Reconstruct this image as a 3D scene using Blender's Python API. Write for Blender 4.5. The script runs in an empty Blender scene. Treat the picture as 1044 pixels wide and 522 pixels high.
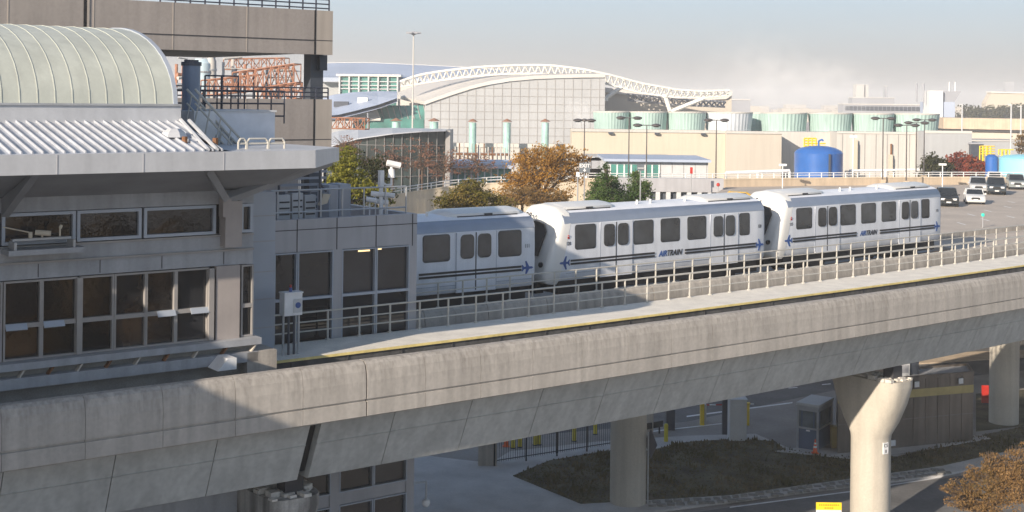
import bpy, math, random
from mathutils import Vector, Matrix
random.seed(7)
SC = bpy.context.scene
COL = SC.collection
pi = math.pi
# ------------------------------------------------------------------ camera model (pinhole, level, slight roll)
FPX, CAMZ, ROLL, CX, CY = 1354.0, 22.0, 0.012, 522.0, 99.3
def ab(px, py):
    dx = px-CX; dy = py-CY
    return dx*math.cos(ROLL)+dy*math.sin(ROLL), -dx*math.sin(ROLL)+dy*math.cos(ROLL)
def atz(px, py, z):
    a, b = ab(px, py); D = FPX*(CAMZ-z)/b
    return Vector((a*D/FPX, D, z))
def atD(px, py, D):
    a, b = ab(px, py)
    return Vector((a*D/FPX, D, CAMZ-b*D/FPX))
# ------------------------------------------------------------------ materials
MATS = {}
def mat(name, col, rough=.6, metal=0., var=.12, scale=1.5, streak=0., fine=0., bump=0., trans=0., emit=0., spec=.5, stain=None, orand=0., coat=0.):
    if name in MATS: return MATS[name]
    m = bpy.data.materials.new(name); m.use_nodes = True
    nt = m.node_tree; N = nt.nodes; L = nt.links; B = N['Principled BSDF']
    B.inputs['Roughness'].default_value = rough; B.inputs['Metallic'].default_value = metal
    B.inputs['Specular IOR Level'].default_value = spec
    geo = N.new('ShaderNodeNewGeometry')
    def noise(sc, mp=None, det=4):
        n = N.new('ShaderNodeTexNoise'); n.inputs['Scale'].default_value = sc; n.inputs['Detail'].default_value = det
        if mp:
            q = N.new('ShaderNodeMapping'); q.inputs['Scale'].default_value = mp
            L.new(geo.outputs['Position'], q.inputs['Vector']); L.new(q.outputs[0], n.inputs['Vector'])
        else: L.new(geo.outputs['Position'], n.inputs['Vector'])
        return n
    def ramp(src, lo, hi, p0=.3, p1=.7):
        r = N.new('ShaderNodeMapRange'); L.new(src, r.inputs['Value'])
        r.inputs['From Min'].default_value = p0; r.inputs['From Max'].default_value = p1
        r.inputs['To Min'].default_value = lo; r.inputs['To Max'].default_value = hi
        return r.outputs['Result']
    def mul(a, b):
        x = N.new('ShaderNodeMath'); x.operation = 'MULTIPLY'; L.new(a, x.inputs[0]); L.new(b, x.inputs[1]); return x.outputs[0]
    f = ramp(noise(scale).outputs['Fac'], 1-var, 1+var)
    if streak:
        f = mul(f, ramp(noise(1.0, (2.6, 2.6, .16), 5).outputs['Fac'], 1-streak, 1+.25*streak, .35, .6))
    if fine:
        f = mul(f, ramp(noise(scale*14, None, 3).outputs['Fac'], 1-fine, 1+fine))
    if orand:
        oi = N.new('ShaderNodeObjectInfo'); f = mul(f, ramp(oi.outputs['Random'], 1-orand, 1+orand, 0, 1))
    if coat: B.inputs['Coat Weight'].default_value = coat; B.inputs['Coat Roughness'].default_value = rough
    mx = N.new('ShaderNodeVectorMath'); mx.operation = 'SCALE'
    mx.inputs[0].default_value = col[:3]
    L.new(f, mx.inputs['Scale'])
    out = mx.outputs[0]
    if stain:   # (zlo, zhi, amount): grime that gathers near a height, ragged
        sep = N.new('ShaderNodeSeparateXYZ'); L.new(geo.outputs['Position'], sep.inputs[0])
        nn = noise(1.6, (7.0, 7.0, .9), 7)
        ad = N.new('ShaderNodeMath'); ad.operation = 'MULTIPLY_ADD'; L.new(nn.outputs['Fac'], ad.inputs[0]); ad.inputs[1].default_value = 1.8; L.new(sep.outputs['Z'], ad.inputs[2])
        g = ramp(ad.outputs[0], 0., 1., stain[0]+.9, stain[1]+.9)
        n3 = noise(7, (1, 1, .22), 6)
        g = mul(g, ramp(n3.outputs['Fac'], .2, 1., .4, .62))
        mm = N.new('ShaderNodeMix'); mm.data_type = 'RGBA'; L.new(out, mm.inputs['A'])
        k = N.new('ShaderNodeMath'); k.operation = 'MULTIPLY'; k.inputs[1].default_value = stain[2]; L.new(g, k.inputs[0])
        L.new(k.outputs[0], mm.inputs['Factor']); mm.inputs['B'].default_value = (col[0]*.22, col[1]*.21, col[2]*.19, 1)
        out = mm.outputs['Result']
    L.new(out, B.inputs['Base Color'])
    if bump:
        b = N.new('ShaderNodeBump'); b.inputs['Strength'].default_value = bump; b.inputs['Distance'].default_value = .03
        L.new(noise(scale*8).outputs['Fac'], b.inputs['Height']); L.new(b.outputs[0], B.inputs['Normal'])
    if trans: B.inputs['Transmission Weight'].default_value = trans
    if emit:
        B.inputs['Emission Strength'].default_value = emit; B.inputs['Emission Color'].default_value = (*col[:3], 1)
    MATS[name] = m
    return m
def leafmat(name, cols, rough=.7):
    m = bpy.data.materials.new(name); m.use_nodes = True
    nt = m.node_tree; N = nt.nodes; L = nt.links; B = N['Principled BSDF']
    g = N.new('ShaderNodeNewGeometry'); r = N.new('ShaderNodeValToRGB')
    n = N.new('ShaderNodeTexNoise'); n.inputs['Scale'].default_value = .35; n.inputs['Detail'].default_value = 3
    L.new(g.outputs['Position'], n.inputs['Vector'])
    ma = N.new('ShaderNodeMath'); ma.operation = 'MULTIPLY_ADD'; ma.inputs[1].default_value = .45
    L.new(g.outputs['Random Per Island'], ma.inputs[0])
    mr = N.new('ShaderNodeMapRange'); mr.inputs['From Min'].default_value = .3; mr.inputs['From Max'].default_value = .7; mr.inputs['To Max'].default_value = .6
    L.new(n.outputs['Fac'], mr.inputs['Value']); L.new(mr.outputs['Result'], ma.inputs[2])
    L.new(ma.outputs[0], r.inputs[0])
    e = r.color_ramp.elements
    while len(e) < len(cols): e.new(.5)
    for i, c in enumerate(cols):
        e[i].position = i/(len(cols)-1); e[i].color = (*c, 1)
    L.new(r.outputs[0], B.inputs['Base Color']); B.inputs['Roughness'].default_value = rough
    B.inputs['Specular IOR Level'].default_value = .2
    t = N.new('ShaderNodeBsdfTranslucent'); L.new(r.outputs[0], t.inputs['Color'])
    mx = N.new('ShaderNodeMixShader'); mx.inputs[0].default_value = .3
    L.new(B.outputs[0], mx.inputs[1]); L.new(t.outputs[0], mx.inputs[2]); L.new(mx.outputs[0], N['Material Output'].inputs['Surface'])
    MATS[name] = m; return m
def glass(name, col, rough=.08, var=.4, scale=.6):
    m = mat(name, col, rough, 0, var, scale, spec=.8)
    return m
# ------------------------------------------------------------------ mesh builder
class MB:
    def __init__(s, T=None): s.v = []; s.f = []; s.T = T
    def add(s, vs, fs, raw=False):
        o = len(s.v)
        for p in vs:
            if s.T and not raw: p = s.T(*p)
            s.v.append(Vector(p))
        s.f += [tuple(i+o for i in f) for f in fs]
        return s
    def box(s, x0, x1, y0, y1, z0, z1):
        if x0 > x1: x0, x1 = x1, x0
        if y0 > y1: y0, y1 = y1, y0
        if z0 > z1: z0, z1 = z1, z0
        return s.add([(x0,y0,z0),(x1,y0,z0),(x1,y1,z0),(x0,y1,z0),(x0,y0,z1),(x1,y0,z1),(x1,y1,z1),(x0,y1,z1)],
              [(0,3,2,1),(4,5,6,7),(0,1,5,4),(1,2,6,5),(2,3,7,6),(3,0,4,7)])
    def rings(s, R, cap=True, closed=True):
        n = len(R[0]); vs = [p for r in R for p in r]; fs = []
        for i in range(len(R)-1):
            for j in range(n if closed else n-1):
                k = (j+1) % n
                fs.append((i*n+j, i*n+k, (i+1)*n+k, (i+1)*n+j))
        if cap and closed:
            fs.append(tuple(range(n))[::-1]); fs.append(tuple((len(R)-1)*n+j for j in range(n)))
        return s.add(vs, fs)
    def prism(s, poly, z0, z1):
        return s.rings([[(x,y,z0) for x,y in poly], [(x,y,z1) for x,y in poly]])
    def tube(s, p, q, r, n=6, r2=None):
        T = s.T; p = Vector(T(*p)) if T else Vector(p); q = Vector(T(*q)) if T else Vector(q)
        d = (q-p)
        if d.length < 1e-6: return s
        d.normalize(); a = d.orthogonal().normalized(); b = d.cross(a); r2 = r if r2 is None else r2
        vs = []
        for c, rr in ((p, r), (q, r2)):
            for i in range(n):
                t = 2*pi*i/n + pi/n; vs.append(c+(a*math.cos(t)+b*math.sin(t))*rr)
        fs = [(i, (i+1) % n, n+(i+1) % n, n+i) for i in range(n)]+[tuple(range(n))[::-1], tuple(range(n, 2*n))]
        return s.add(vs, fs, True)
    def path(s, pts, r, n=6):
        for a, b in zip(pts, pts[1:]): s.tube(a, b, r, n)
        return s
    def lathe(s, c, prof, n=16):
        R = [[(c[0]+r*math.cos(2*pi*i/n), c[1]+r*math.sin(2*pi*i/n), c[2]+z) for i in range(n)] for r, z in prof]
        return s.rings(R)
    def build(s, name, m, parent=None, smooth=False, local=False):
        me = bpy.data.meshes.new(name)
        V = s.v
        if parent is not None and not local:
            inv = parent.matrix_basis.inverted()
            pp = parent.parent
            if pp is not None: inv = (pp.matrix_basis @ parent.matrix_basis).inverted()
            V = [inv @ p for p in V]; loc = None
        elif parent is None:
            xs = [p.x for p in V]; ys = [p.y for p in V]; zs = [p.z for p in V]
            loc = Vector(((min(xs)+max(xs))/2, (min(ys)+max(ys))/2, min(zs)))
            V = [p-loc for p in V]
        else: loc = None
        me.from_pydata([tuple(p) for p in V], [], s.f); me.validate()
        import bmesh
        bm = bmesh.new(); bm.from_mesh(me); bmesh.ops.recalc_face_normals(bm, faces=bm.faces); bm.to_mesh(me); bm.free()
        if smooth:
            for p in me.polygons: p.use_smooth = True
        me.materials.append(m)
        o = bpy.data.objects.new(name, me); COL.objects.link(o)
        if loc is not None: o.location = loc
        if parent is not None: o.parent = parent
        return o
def autosmooth(o, ang=35):
    me = o.data
    try: me.shade_smooth() if False else None
    except Exception: pass
    for p in me.polygons: p.use_smooth = True
    try: me.set_sharp_from_angle(angle=math.radians(ang))
    except Exception: pass
    return o
def tag(o, label, cat, group=None, kind=None):
    if label: o['label'] = label
    if cat: o['category'] = cat
    if group: o['group'] = group
    if kind: o['kind'] = kind
    return o
def thing(name, label, cat, loc=(0,0,0), rz=0, group=None):
    o = bpy.data.objects.new(name, None); COL.objects.link(o)
    o.location = loc; o.rotation_euler = (0,0,rz)
    o.empty_display_size = .3
    o.matrix_basis = Matrix.Translation(Vector(loc)) @ Matrix.Rotation(rz, 4, 'Z')
    return tag(o, label, cat, group)
def kind(o, k): o['kind'] = k; return o
def dup(root, loc, rz=None, label=None):
    r = root.copy(); COL.objects.link(r); r.location = loc
    if rz is not None: r.rotation_euler = (0,0,rz)
    if label: r['label'] = label
    for ch in list(root.children):
        c = ch.copy(); COL.objects.link(c); c.parent = r
        for g in ch.children:
            d = g.copy(); COL.objects.link(d); d.parent = c
    return r
def text(s, size, m, name, parent, org, xd, up, shear=0, align='CENTER', bold=0.0, sx=1.0):
    cu = bpy.data.curves.new(name, 'FONT'); cu.body = s; cu.size = size; cu.shear = shear; cu.align_x = align; cu.align_y = 'CENTER'
    cu.extrude = .004; cu.offset = bold; cu.resolution_u = 3
    t = bpy.data.objects.new('tmp', cu); COL.objects.link(t)
    dg = bpy.context.evaluated_depsgraph_get(); dg.update()
    me = bpy.data.meshes.new_from_object(t.evaluated_get(dg))
    bpy.data.objects.remove(t); bpy.data.curves.remove(cu)
    xd = Vector(xd).normalized(); up = Vector(up).normalized(); nz = xd.cross(up)
    vs = [Vector(org)+xd*v.co.x*sx+up*v.co.y+nz*v.co.z for v in me.vertices]
    b = MB(); b.add(vs, [tuple(p.vertices) for p in me.polygons], True)
    bpy.data.meshes.remove(me)
    return b.build(name, m, parent)
# ------------------------------------------------------------------ material table
M = {}
def mk(k, *a, **kw): M[k] = mat(k, *a, **kw)
mk('concrete_fascia', (.445,.41,.368), .85, var=.07, scale=.5, streak=.15, fine=.06, bump=.3, stain=(12.2,13.3,.42))
mk('concrete_far', (.44,.40,.35), .85, var=.10, scale=.9, streak=.22, fine=.08, bump=.3)
mk('concrete_girder', (.50,.50,.475), .85, var=.10, scale=.35, streak=.12, fine=.08, bump=.4)
mk('concrete_deck', (.30,.29,.27), .9, var=.15, fine=.1)
mk('concrete_pier', (.50,.46,.39), .85, var=.06, scale=.7, streak=.10, fine=.05, bump=.3)
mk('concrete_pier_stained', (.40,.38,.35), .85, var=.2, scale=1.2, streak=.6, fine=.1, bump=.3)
mk('pad_concrete', (.62,.58,.52), .9, var=.25, scale=5)
mk('walkway', (.76,.715,.63), .8, var=.10, scale=1.2, fine=.08)
mk('yellow_paint', (.82,.66,.26), .6, var=.15, scale=3)
mk('rail_paint', (.50,.48,.43), .5, var=.08, scale=3)
mk('pit_wall', (.09,.09,.09), .9, var=.2, streak=.3)  # near-black colour stands in for the shade of the track pit
mk('black_void', (.012,.012,.014), .8)
mk('rust', (.20,.09,.04), .8, var=.3, scale=6)
mk('steel', (.35,.35,.36), .4, .7)
mk('train_white', (.73,.755,.80), .28, var=.04, scale=1.4, streak=.07, fine=.02)
mk('train_front', (.72,.71,.68), .3, var=.03, scale=1.0)
mk('train_band', (.33,.37,.44), .35, .35, var=.05)
mk('train_roof', (.80,.82,.86), .45, var=.06, scale=1.2, fine=.03)
mk('train_glass', (.045,.05,.055), .10, var=.4, scale=1.0, spec=.8, orand=.4, coat=.5)
mk('train_dark', (.015,.015,.018), .5)
mk('seam_dark', (.04,.04,.045), .6)
mk('stripe_black', (.02,.02,.025), .4)
mk('logo_blue', (.03,.09,.30), .4)
mk('signal_red', (.45,.03,.02), .4)
mk('station_wall', (.36,.37,.39), .7, var=.08, scale=.8, streak=.14, fine=.05)
mk('station_frame', (.33,.31,.295), .5, .1, var=.08)
mk('station_column', (.37,.33,.31), .7, var=.06, streak=.06)
mk('dark_glass', (.020,.021,.024), .04, var=.4, scale=.4, spec=.6, bump=.12, orand=.6, coat=.3)
mk('panel_blue', (.40,.44,.50), .5, .15, var=.06, scale=.6)
mk('panel_grey', (.40,.40,.42), .55, .1, var=.07, scale=.5, streak=.08)
mk('canopy_white', (.53,.54,.56), .45, .1, var=.06, scale=.5, streak=.07, fine=.03)
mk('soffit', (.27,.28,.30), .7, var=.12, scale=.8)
mk('roof_metal', (.50,.52,.56), .42, .25, var=.10, scale=.7, streak=.1, fine=.03)
mk('vault', (.49,.51,.45), .45, var=.10, scale=.6, streak=.08, fine=.03)
mk('vault_rib', (.53,.545,.48), .4)
mk('pipe_grey', (.45,.46,.47), .4, .4)
mk('ramp_concrete', (.335,.30,.275), .85, var=.06, scale=.5, streak=.10, fine=.05)
mk('ramp_end', (.42,.37,.32), .85, var=.06, scale=.5, streak=.10)
mk('dark_rail', (.035,.04,.06), .5)
mk('dark_steel', (.06,.07,.09), .5)
mk('duct', (.20,.25,.33), .45, .3)
mk('box_pale', (.55,.56,.57), .5, var=.05)
mk('box_blue', (.38,.41,.46), .55, var=.05)
mk('orange_steel', (.40,.20,.13), .6, var=.25, scale=2)
mk('asphalt', (.15,.147,.145), .9, var=.25, scale=.35, fine=.12)
mk('asphalt_pale', (.29,.27,.25), .9, var=.16, scale=.3, fine=.08)
mk('paving', (.50,.48,.46), .9, var=.16, scale=.5, fine=.06)
mk('deck_road', (.46,.40,.34), .9, var=.12, scale=.25, fine=.06)
mk('wall_tan', (.52,.42,.31), .85, var=.10, scale=.6, streak=.1)
mk('wall_cream', (.66,.56,.42), .85, var=.07, scale=.6, streak=.1)
mk('paint_white', (.75,.75,.74), .6)
mk('grass_base', (.095,.085,.05), .95, var=.5, scale=.7, fine=.3)
mk('stone', (.24,.23,.21), .9, var=.3, scale=4)
mk('bronze', (.20,.17,.145), .38, .35, var=.25, scale=.5, streak=.2)
mk('bronze_seam', (.22,.20,.18), .5)
mk('gold_stripe', (.50,.40,.17), .5)
mk('booth_blue', (.10,.14,.22), .5)
mk('booth_frame', (.45,.47,.50), .4, .3)
mk('booth_glass', (.16,.19,.21), .1, var=.3, scale=1.4, spec=.8)
mk('bollard_yellow', (.60,.50,.03), .5)
mk('cone_orange', (.80,.13,.03), .5)
mk('white_plastic', (.78,.78,.78), .5)
mk('black_iron', (.02,.022,.025), .5)
mk('sign_yellow', (.90,.62,.02), .5)
mk('sign_orange', (.75,.25,.01), .5)
mk('sign_grey', (.13,.15,.17), .5)
mk('sign_back', (.14,.14,.16), .5)
mk('tyre', (.02,.02,.02), .8)
mk('car_glass', (.02,.025,.03), .06, spec=.9)
mk('lamp_pole', (.12,.11,.11), .5, .3)
mk('clad_white', (.40,.41,.42), .5, var=.07, scale=.12, streak=.05)
mk('clad_line', (.33,.32,.31), .6)
mk('roof_pale', (.60,.57,.53), .6, var=.05, scale=.1)
mk('roof_blue', (.42,.48,.60), .5, var=.10, scale=.05)
mk('roof_cream', (.80,.76,.68), .5, var=.04)
mk('green_glass', (.06,.21,.18), .3, var=.35, scale=.3, spec=.8)
mk('truss_white', (.78,.76,.70), .5)
mk('tower_green', (.38,.52,.48), .6, var=.10, scale=.3, streak=.12)
mk('tower_grey', (.58,.62,.66), .6, var=.10, scale=.3, streak=.12)
mk('beige', (.56,.50,.40), .8, var=.04, scale=.1, streak=.05)
mk('beige_dull', (.52,.47,.40), .8, var=.04, scale=.1, streak=.05)
mk('offwhite', (.54,.52,.485), .8, var=.05, scale=.1, streak=.08)
mk('tank_blue', (.03,.13,.42), .32, var=.08, scale=.5)
mk('tank_cyan', (.30,.68,.78), .4, var=.04)
mk('pale_cylinder', (.55,.68,.74), .45, var=.06)
mk('stack_teal', (.38,.60,.55), .5, var=.12, scale=1, streak=.2)
mk('stack_cap', (.28,.15,.10), .7)
mk('safety_yellow', (.80,.58,.04), .5)
mk('bark', (.10,.07,.05), .9, var=.3, scale=5)
mk('far_grey', (.33,.34,.37), .8, var=.1, scale=.05)
mk('far_tree', (.07,.09,.05), .9, var=.3, scale=.3)
mk('far_building', (.5,.45,.38), .8, var=.1)
mk('led_amber', (.9,.6,.25), .4)
leafmat('leaf_olive', [(.10,.12,.02),(.22,.22,.035),(.36,.32,.05)])
leafmat('leaf_orange', [(.15,.09,.03),(.36,.19,.04),(.58,.31,.05)])
leafmat('leaf_brown', [(.10,.07,.03),(.22,.14,.05),(.36,.21,.08)])
leafmat('leaf_rust', [(.10,.085,.03),(.25,.15,.06),(.38,.23,.10)])
leafmat('leaf_mixed', [(.07,.075,.02),(.16,.14,.03),(.30,.20,.06)])
leafmat('leaf_green', [(.02,.045,.012),(.07,.13,.03),(.14,.20,.05)])
leafmat('leaf_red', [(.10,.03,.02),(.26,.05,.03),(.38,.12,.04)])
leafmat('leaf_twig', [(.14,.07,.05),(.24,.12,.08),(.32,.17,.10)])
leafmat('leaf_dark', [(.02,.03,.012),(.05,.055,.02),(.10,.08,.03)])
leafmat('leaf_grass', [(.05,.06,.018),(.10,.09,.04),(.20,.14,.07)])
mk('curved_glass', (.04,.055,.055), .15, var=.5, scale=.25, spec=.8)
mk('plant_wall', (.68,.70,.74), .5, .1)
mk('mullion_dark', (.20,.20,.20), .5)
M.update(MATS)
# ================================================================== guideways
# master line: top outer edge of the near parapet, in plan
def mline(X): return 48.3+.765*X+.0013*X*X
def arc_table():
    t = []; s = 0.; X = -34.; px, py = X, mline(X)
    while X < 62:
        t.append((s, X)); X += .05; nx, ny = X, mline(X); s += math.hypot(nx-px, ny-py); px, py = nx, ny
    return t
ARC = arc_table(); S0 = None
def x_at(s):
    i = min(max(int(s/ARC[-1][0]*len(ARC)), 0), len(ARC)-2)
    while ARC[i][0] > s and i > 0: i -= 1
    while ARC[i+1][0] < s and i < len(ARC)-2: i += 1
    a, b = ARC[i], ARC[i+1]
    return a[1]+(s-a[0])/(b[0]-a[0])*(b[1]-a[1])
def s_at(X):
    for s, x in ARC:
        if x >= X: return s
    return ARC[-1][0]
def G(s, off, z):
    X = x_at(s); m = .765+.0026*X; l = math.hypot(1, m)
    return (X-off*m/l, mline(X)+off/l, z)
SMAX = ARC[-1][0]
def sweep(mb, prof, s0, s1, step=2.0):
    n = max(1, int(math.ceil((s1-s0)/step)))
    mb.rings([[G(s0+(s1-s0)*i/n, o, z) for o, z in prof] for i in range(n+1)])
    return mb
SN = s_at(-4.9)          # the wide expansion joint of the parapet
SP1, SP2 = s_at(-6.2), s_at(20.3)   # stations of the two near piers
near = thing('elevated_guideway', 'near concrete guideway with curved parapet crossing the whole view on flared piers', 'viaduct', G(SP2, 3.6, 0))
PAR = [(0,13.1),(-.13,13.0),(-.21,12.78),(-.25,12.45),(-.25,11.86),(-.19,11.85),(-.19,11.79),(-.26,11.78),(-.26,11.30),(-.22,11.26),(.30,11.28),(.30,13.1)]
s = SN
starts = []
k = 0
while s < SMAX-1: starts.append(s); s += 2.36
s = SN-2.36
while s > s_at(-20): starts.append(s); s -= 2.36
for s in starts:
    g0 = .012 if abs(s-SN) > .1 else .08
    b = MB(); sweep(b, PAR, s+g0/2, min(s+2.36-.008, SMAX))
    b.build('parapet_panel', M['concrete_fascia'], near)
b = MB(); sweep(b, [(.30,11.3),(7.2,11.3),(7.2,11.65),(.30,11.65)], s_at(-20), SMAX); b.build('deck_slab', M['concrete_deck'], near)
GIR = [(.50,11.28),(.93,10.32),(.90,10.30),(.95,10.26),(1.5,9.02),(1.6,8.98),(5.7,8.98),(6.7,11.28)]
s = SP1; segs = []
while s < SMAX-1: segs.append(s); s += 3.3
s = SP1-3.3
while s > s_at(-20): segs.append(s); s -= 3.3
for s in segs:
    g = .42 if abs(s-SP1) < .1 else .03
    b = MB(); sweep(b, GIR, s+g, min(s+3.3, SMAX)); b.build('box_girder', M['concrete_girder'], near)
b = MB(); sweep(b, [(.85,11.25),(1.75,9.2),(5.5,9.2),(6.3,11.25)], s_at(-20), SMAX); b.build('girder_core', M['black_void'], near)
# track of the near guideway and its raised side walkway with a yellow edge
SW = s_at(-7.7)
b = MB(); sweep(b, [(4.17,11.66),(4.17,12.43),(6.95,12.43),(6.95,11.66)], SW, SMAX); b.build('walkway_wall', M['pit_wall'], near)
b = MB(); sweep(b, [(4.182,12.434),(4.182,12.52),(6.95,12.52),(6.95,12.434)], SW, SMAX); b.build('walkway', M['walkway'], near)
b = MB(); sweep(b, [(4.10,12.44),(4.10,12.523),(4.18,12.523),(4.18,12.44)], SW, SMAX); b.build('yellow_edge', M['yellow_paint'], near)
s = SW+.6
while s < SMAX-2: b = MB(); sweep(b, [(4.14,11.7),(4.14,12.4),(4.167,12.4),(4.167,11.7)], s, s+.05); b.build('wall_joint', M['seam_dark'], near); s += 2.36
for o in (1.3, 2.75):
    b = MB(); sweep(b, [(o,11.68),(o,11.85),(o+.08,11.85),(o+.08,11.68)], s_at(-20), SMAX); b.build('rail', M['rust'], near)
b = MB(); sweep(b, [(1.85,11.68),(1.85,11.76),(2.25,11.76),(2.25,11.68)], s_at(-20), SMAX); b.build('reaction_plate', M['steel'], near)
# conduit and clips along the left parapet
b = MB(); n = 20; sA, sB = s_at(-18), s_at(-9.9)
b.path([G(sA+(sB-sA)*i/n, .05, 13.06) for i in range(n+1)]+[G(sB+.15, .12, 12.98)], .035, 6)
pc = b.build('conduit', M['pipe_grey'], near)

def pier(name, label, c, ztop, r, capw, dirx, flare=True, grp=None, cut=None):
    base = thing(name, label, 'pier', (c[0], c[1], 0), 0, grp)
    b = MB(); R = []
    ax = Vector((dirx[0], dirx[1], 0)).normalized(); nx = Vector((ax.y, -ax.x, 0))
    levels = [(0, 0), (ztop-3.15, 0), (ztop-2.9, .03), (ztop-2.2, .42), (ztop-1.2, .80), (ztop-.35, 1.0), (ztop-.30, 1.0), (ztop, 1.0)] if flare else [(0, 0), (ztop, 0)]
    for z, f in levels:
        ring = []
        for i in range(32):
            t = 2*pi*i/32; c_, s_ = math.cos(t), math.sin(t)
            # circle blends into a rounded rectangle, wider across the track
            q = 4.5; d = (abs(c_)**q+abs(s_)**q)**(-1/q)
            k = 1+(d-1)*f
            ln = c_*k*(r+f*.05); wn = s_*k*(r+f*(capw/2-r))
            p = Vector((c[0], c[1], z))+ax*ln+nx*wn
            ring.append(tuple(p))
        R.append(ring)
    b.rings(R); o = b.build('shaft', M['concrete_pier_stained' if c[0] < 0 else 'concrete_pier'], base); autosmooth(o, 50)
    return base
dN = (1, .80)
dirn = Vector((.79,.62,0)).normalized()
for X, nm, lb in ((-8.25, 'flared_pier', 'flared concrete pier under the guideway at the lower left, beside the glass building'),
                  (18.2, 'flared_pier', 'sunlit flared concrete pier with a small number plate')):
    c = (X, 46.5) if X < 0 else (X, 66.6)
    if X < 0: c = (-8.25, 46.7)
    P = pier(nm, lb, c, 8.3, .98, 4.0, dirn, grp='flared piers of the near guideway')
    b = MB(lambda x, y, z, c=c: tuple(Vector((c[0], c[1], z))+dirn*x+Vector((dirn.y, -dirn.x, 0))*y))
    for y in (-1.25, 1.25):
        b.v=[]; b.f=[]; b.box(-.35,.35,y-.3,y+.3,8.303,8.98); b.build('bearing', M['seam_dark'], P)
    b = MB(lambda x, y, z, c=c: tuple(Vector((c[0], c[1], z))+dirn*x+Vector((dirn.y, -dirn.x, 0))*y))
    for i in range(60):
        x = random.uniform(-.95,.9); y = random.uniform(-1.85,1.9); a = random.uniform(.04,.16)
        b.box(x-a,x+a,y-a*1.4,y+a*1.4,8.303,8.31+a*random.uniform(.5,1.4))
    kind(b.build('rubble', M['pad_concrete'], P),'stuff')
    PN2 = P
# number plate on the right pier
vc = Vector((18.2,66.6,0)); dv = Vector((-.08,-1,0)).normalized(); ang = math.atan2(-66.6, -18.2)+.80
nrm = Vector((math.cos(ang), math.sin(ang), 0)); tx = Vector((-nrm.y, nrm.x, 0))
pc0 = vc+nrm*.985+Vector((0,0,4.85))
b = MB(); b.rings([[tuple(pc0+tx*x+Vector((0,0,z))+nrm*d) for x, z in ((-.17,-.28),(.17,-.28),(.17,.28),(-.17,.28))] for d in (-.03,.025)])
pl = b.build('number_plate', M['white_plastic'], PN2)
text('C5', .24, M['black_iron'], 'plate_text', pl, pc0+nrm*.03+Vector((0,0,.13)), tx, (0,0,1))
text('8', .24, M['black_iron'], 'plate_text', pl, pc0+nrm*.03+Vector((0,0,-.15)), tx, (0,0,1))

# ---- far guideway
FO = 10.2
far = thing('elevated_guideway', 'far concrete guideway that carries the white train', 'viaduct', G(SP2, 14, 0))
dz = -.48
fs = s_at(-6)
s = fs
while s < SMAX-2:
    b = MB(); sweep(b, [(FO+o, z+dz) for o, z in PAR], s+.02, s+3.5); b.build('parapet_panel', M['concrete_far'], far); s += 3.52
b = MB(); sweep(b, [(FO+.3,11.1),(FO+8.3,11.1),(FO+8.3,11.5),(FO+.3,11.5)], fs, SMAX); b.build('deck_slab', M['concrete_deck'], far)
b = MB(); sweep(b, [(FO+.8,11.08),(FO+1.9,8.8),(FO+6.3,8.8),(FO+7.5,11.08)], fs, SMAX, 3); b.build('box_girder', M['concrete_girder'], far)
b = MB(); sweep(b, [(FO+8.0,11.5),(FO+8.0,12.3),(FO+8.3,12.3),(FO+8.3,11.5)], fs, SMAX); b.build('parapet', M['concrete_far'], far)
for o in (3.2, 4.9):
    b = MB(); sweep(b, [(FO+o,11.5),(FO+o,11.72),(FO+o+.08,11.72),(FO+o+.08,11.5)], fs, SMAX); b.build('rail', M['rust'], far)
b = MB(); sweep(b, [(FO+1.0,11.5),(FO+1.0,11.95),(FO+1.25,11.95),(FO+1.25,11.5)], fs, SMAX); b.build('power_rail', M['rust'], far)
for (cx, cy), lb in (((6.55,72.1), 'round concrete pier standing in shade on the grass island edge'), ((34.1,91.4), 'round sunlit concrete pier at the right, beyond the bronze building')):
    pier('round_pier', lb, (cx, cy), 8.79, .98, 2, dirn, False, 'round piers of the far guideway')

def railing(name, label, off, zb, s0, s1, pitch, hts, group=None):
    c = G((s0+s1)/2, off, zb)
    t = thing(name, label, 'railing', c, 0, group)
    s = s0
    npost = int((s1-s0)/pitch)
    for i in range(npost+1):
        p = G(s0+i*pitch, off, zb)
        b = MB(); b.tube(p, (p[0], p[1], zb+hts[-1]), .042, 6)
        b.tube(p, (p[0], p[1], zb+.05), .1, 6)
        b.build('post', M['rail_paint'], t)
    for h in hts:
        b = MB(); n = max(6, int((s1-s0)/1.5))
        b.path([G(s0+(s1-s0)*i/n, off, zb+h) for i in range(n+1)], .038 if h == hts[-1] else .03, 5)
        b.build('rail', M['rail_paint'], t)
    return t
railing('railing', 'pale metal railing along the walkway with the yellow edge', 6.8, 12.52, s_at(-9.8), SMAX-2, 1.43, (.42,.78,1.14))
railing('railing', 'pale metal railing on the parapet in front of the train', FO+.14, 12.62, s_at(-5.5), SMAX-2, 1.36, (.4,.75,1.12))
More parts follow.
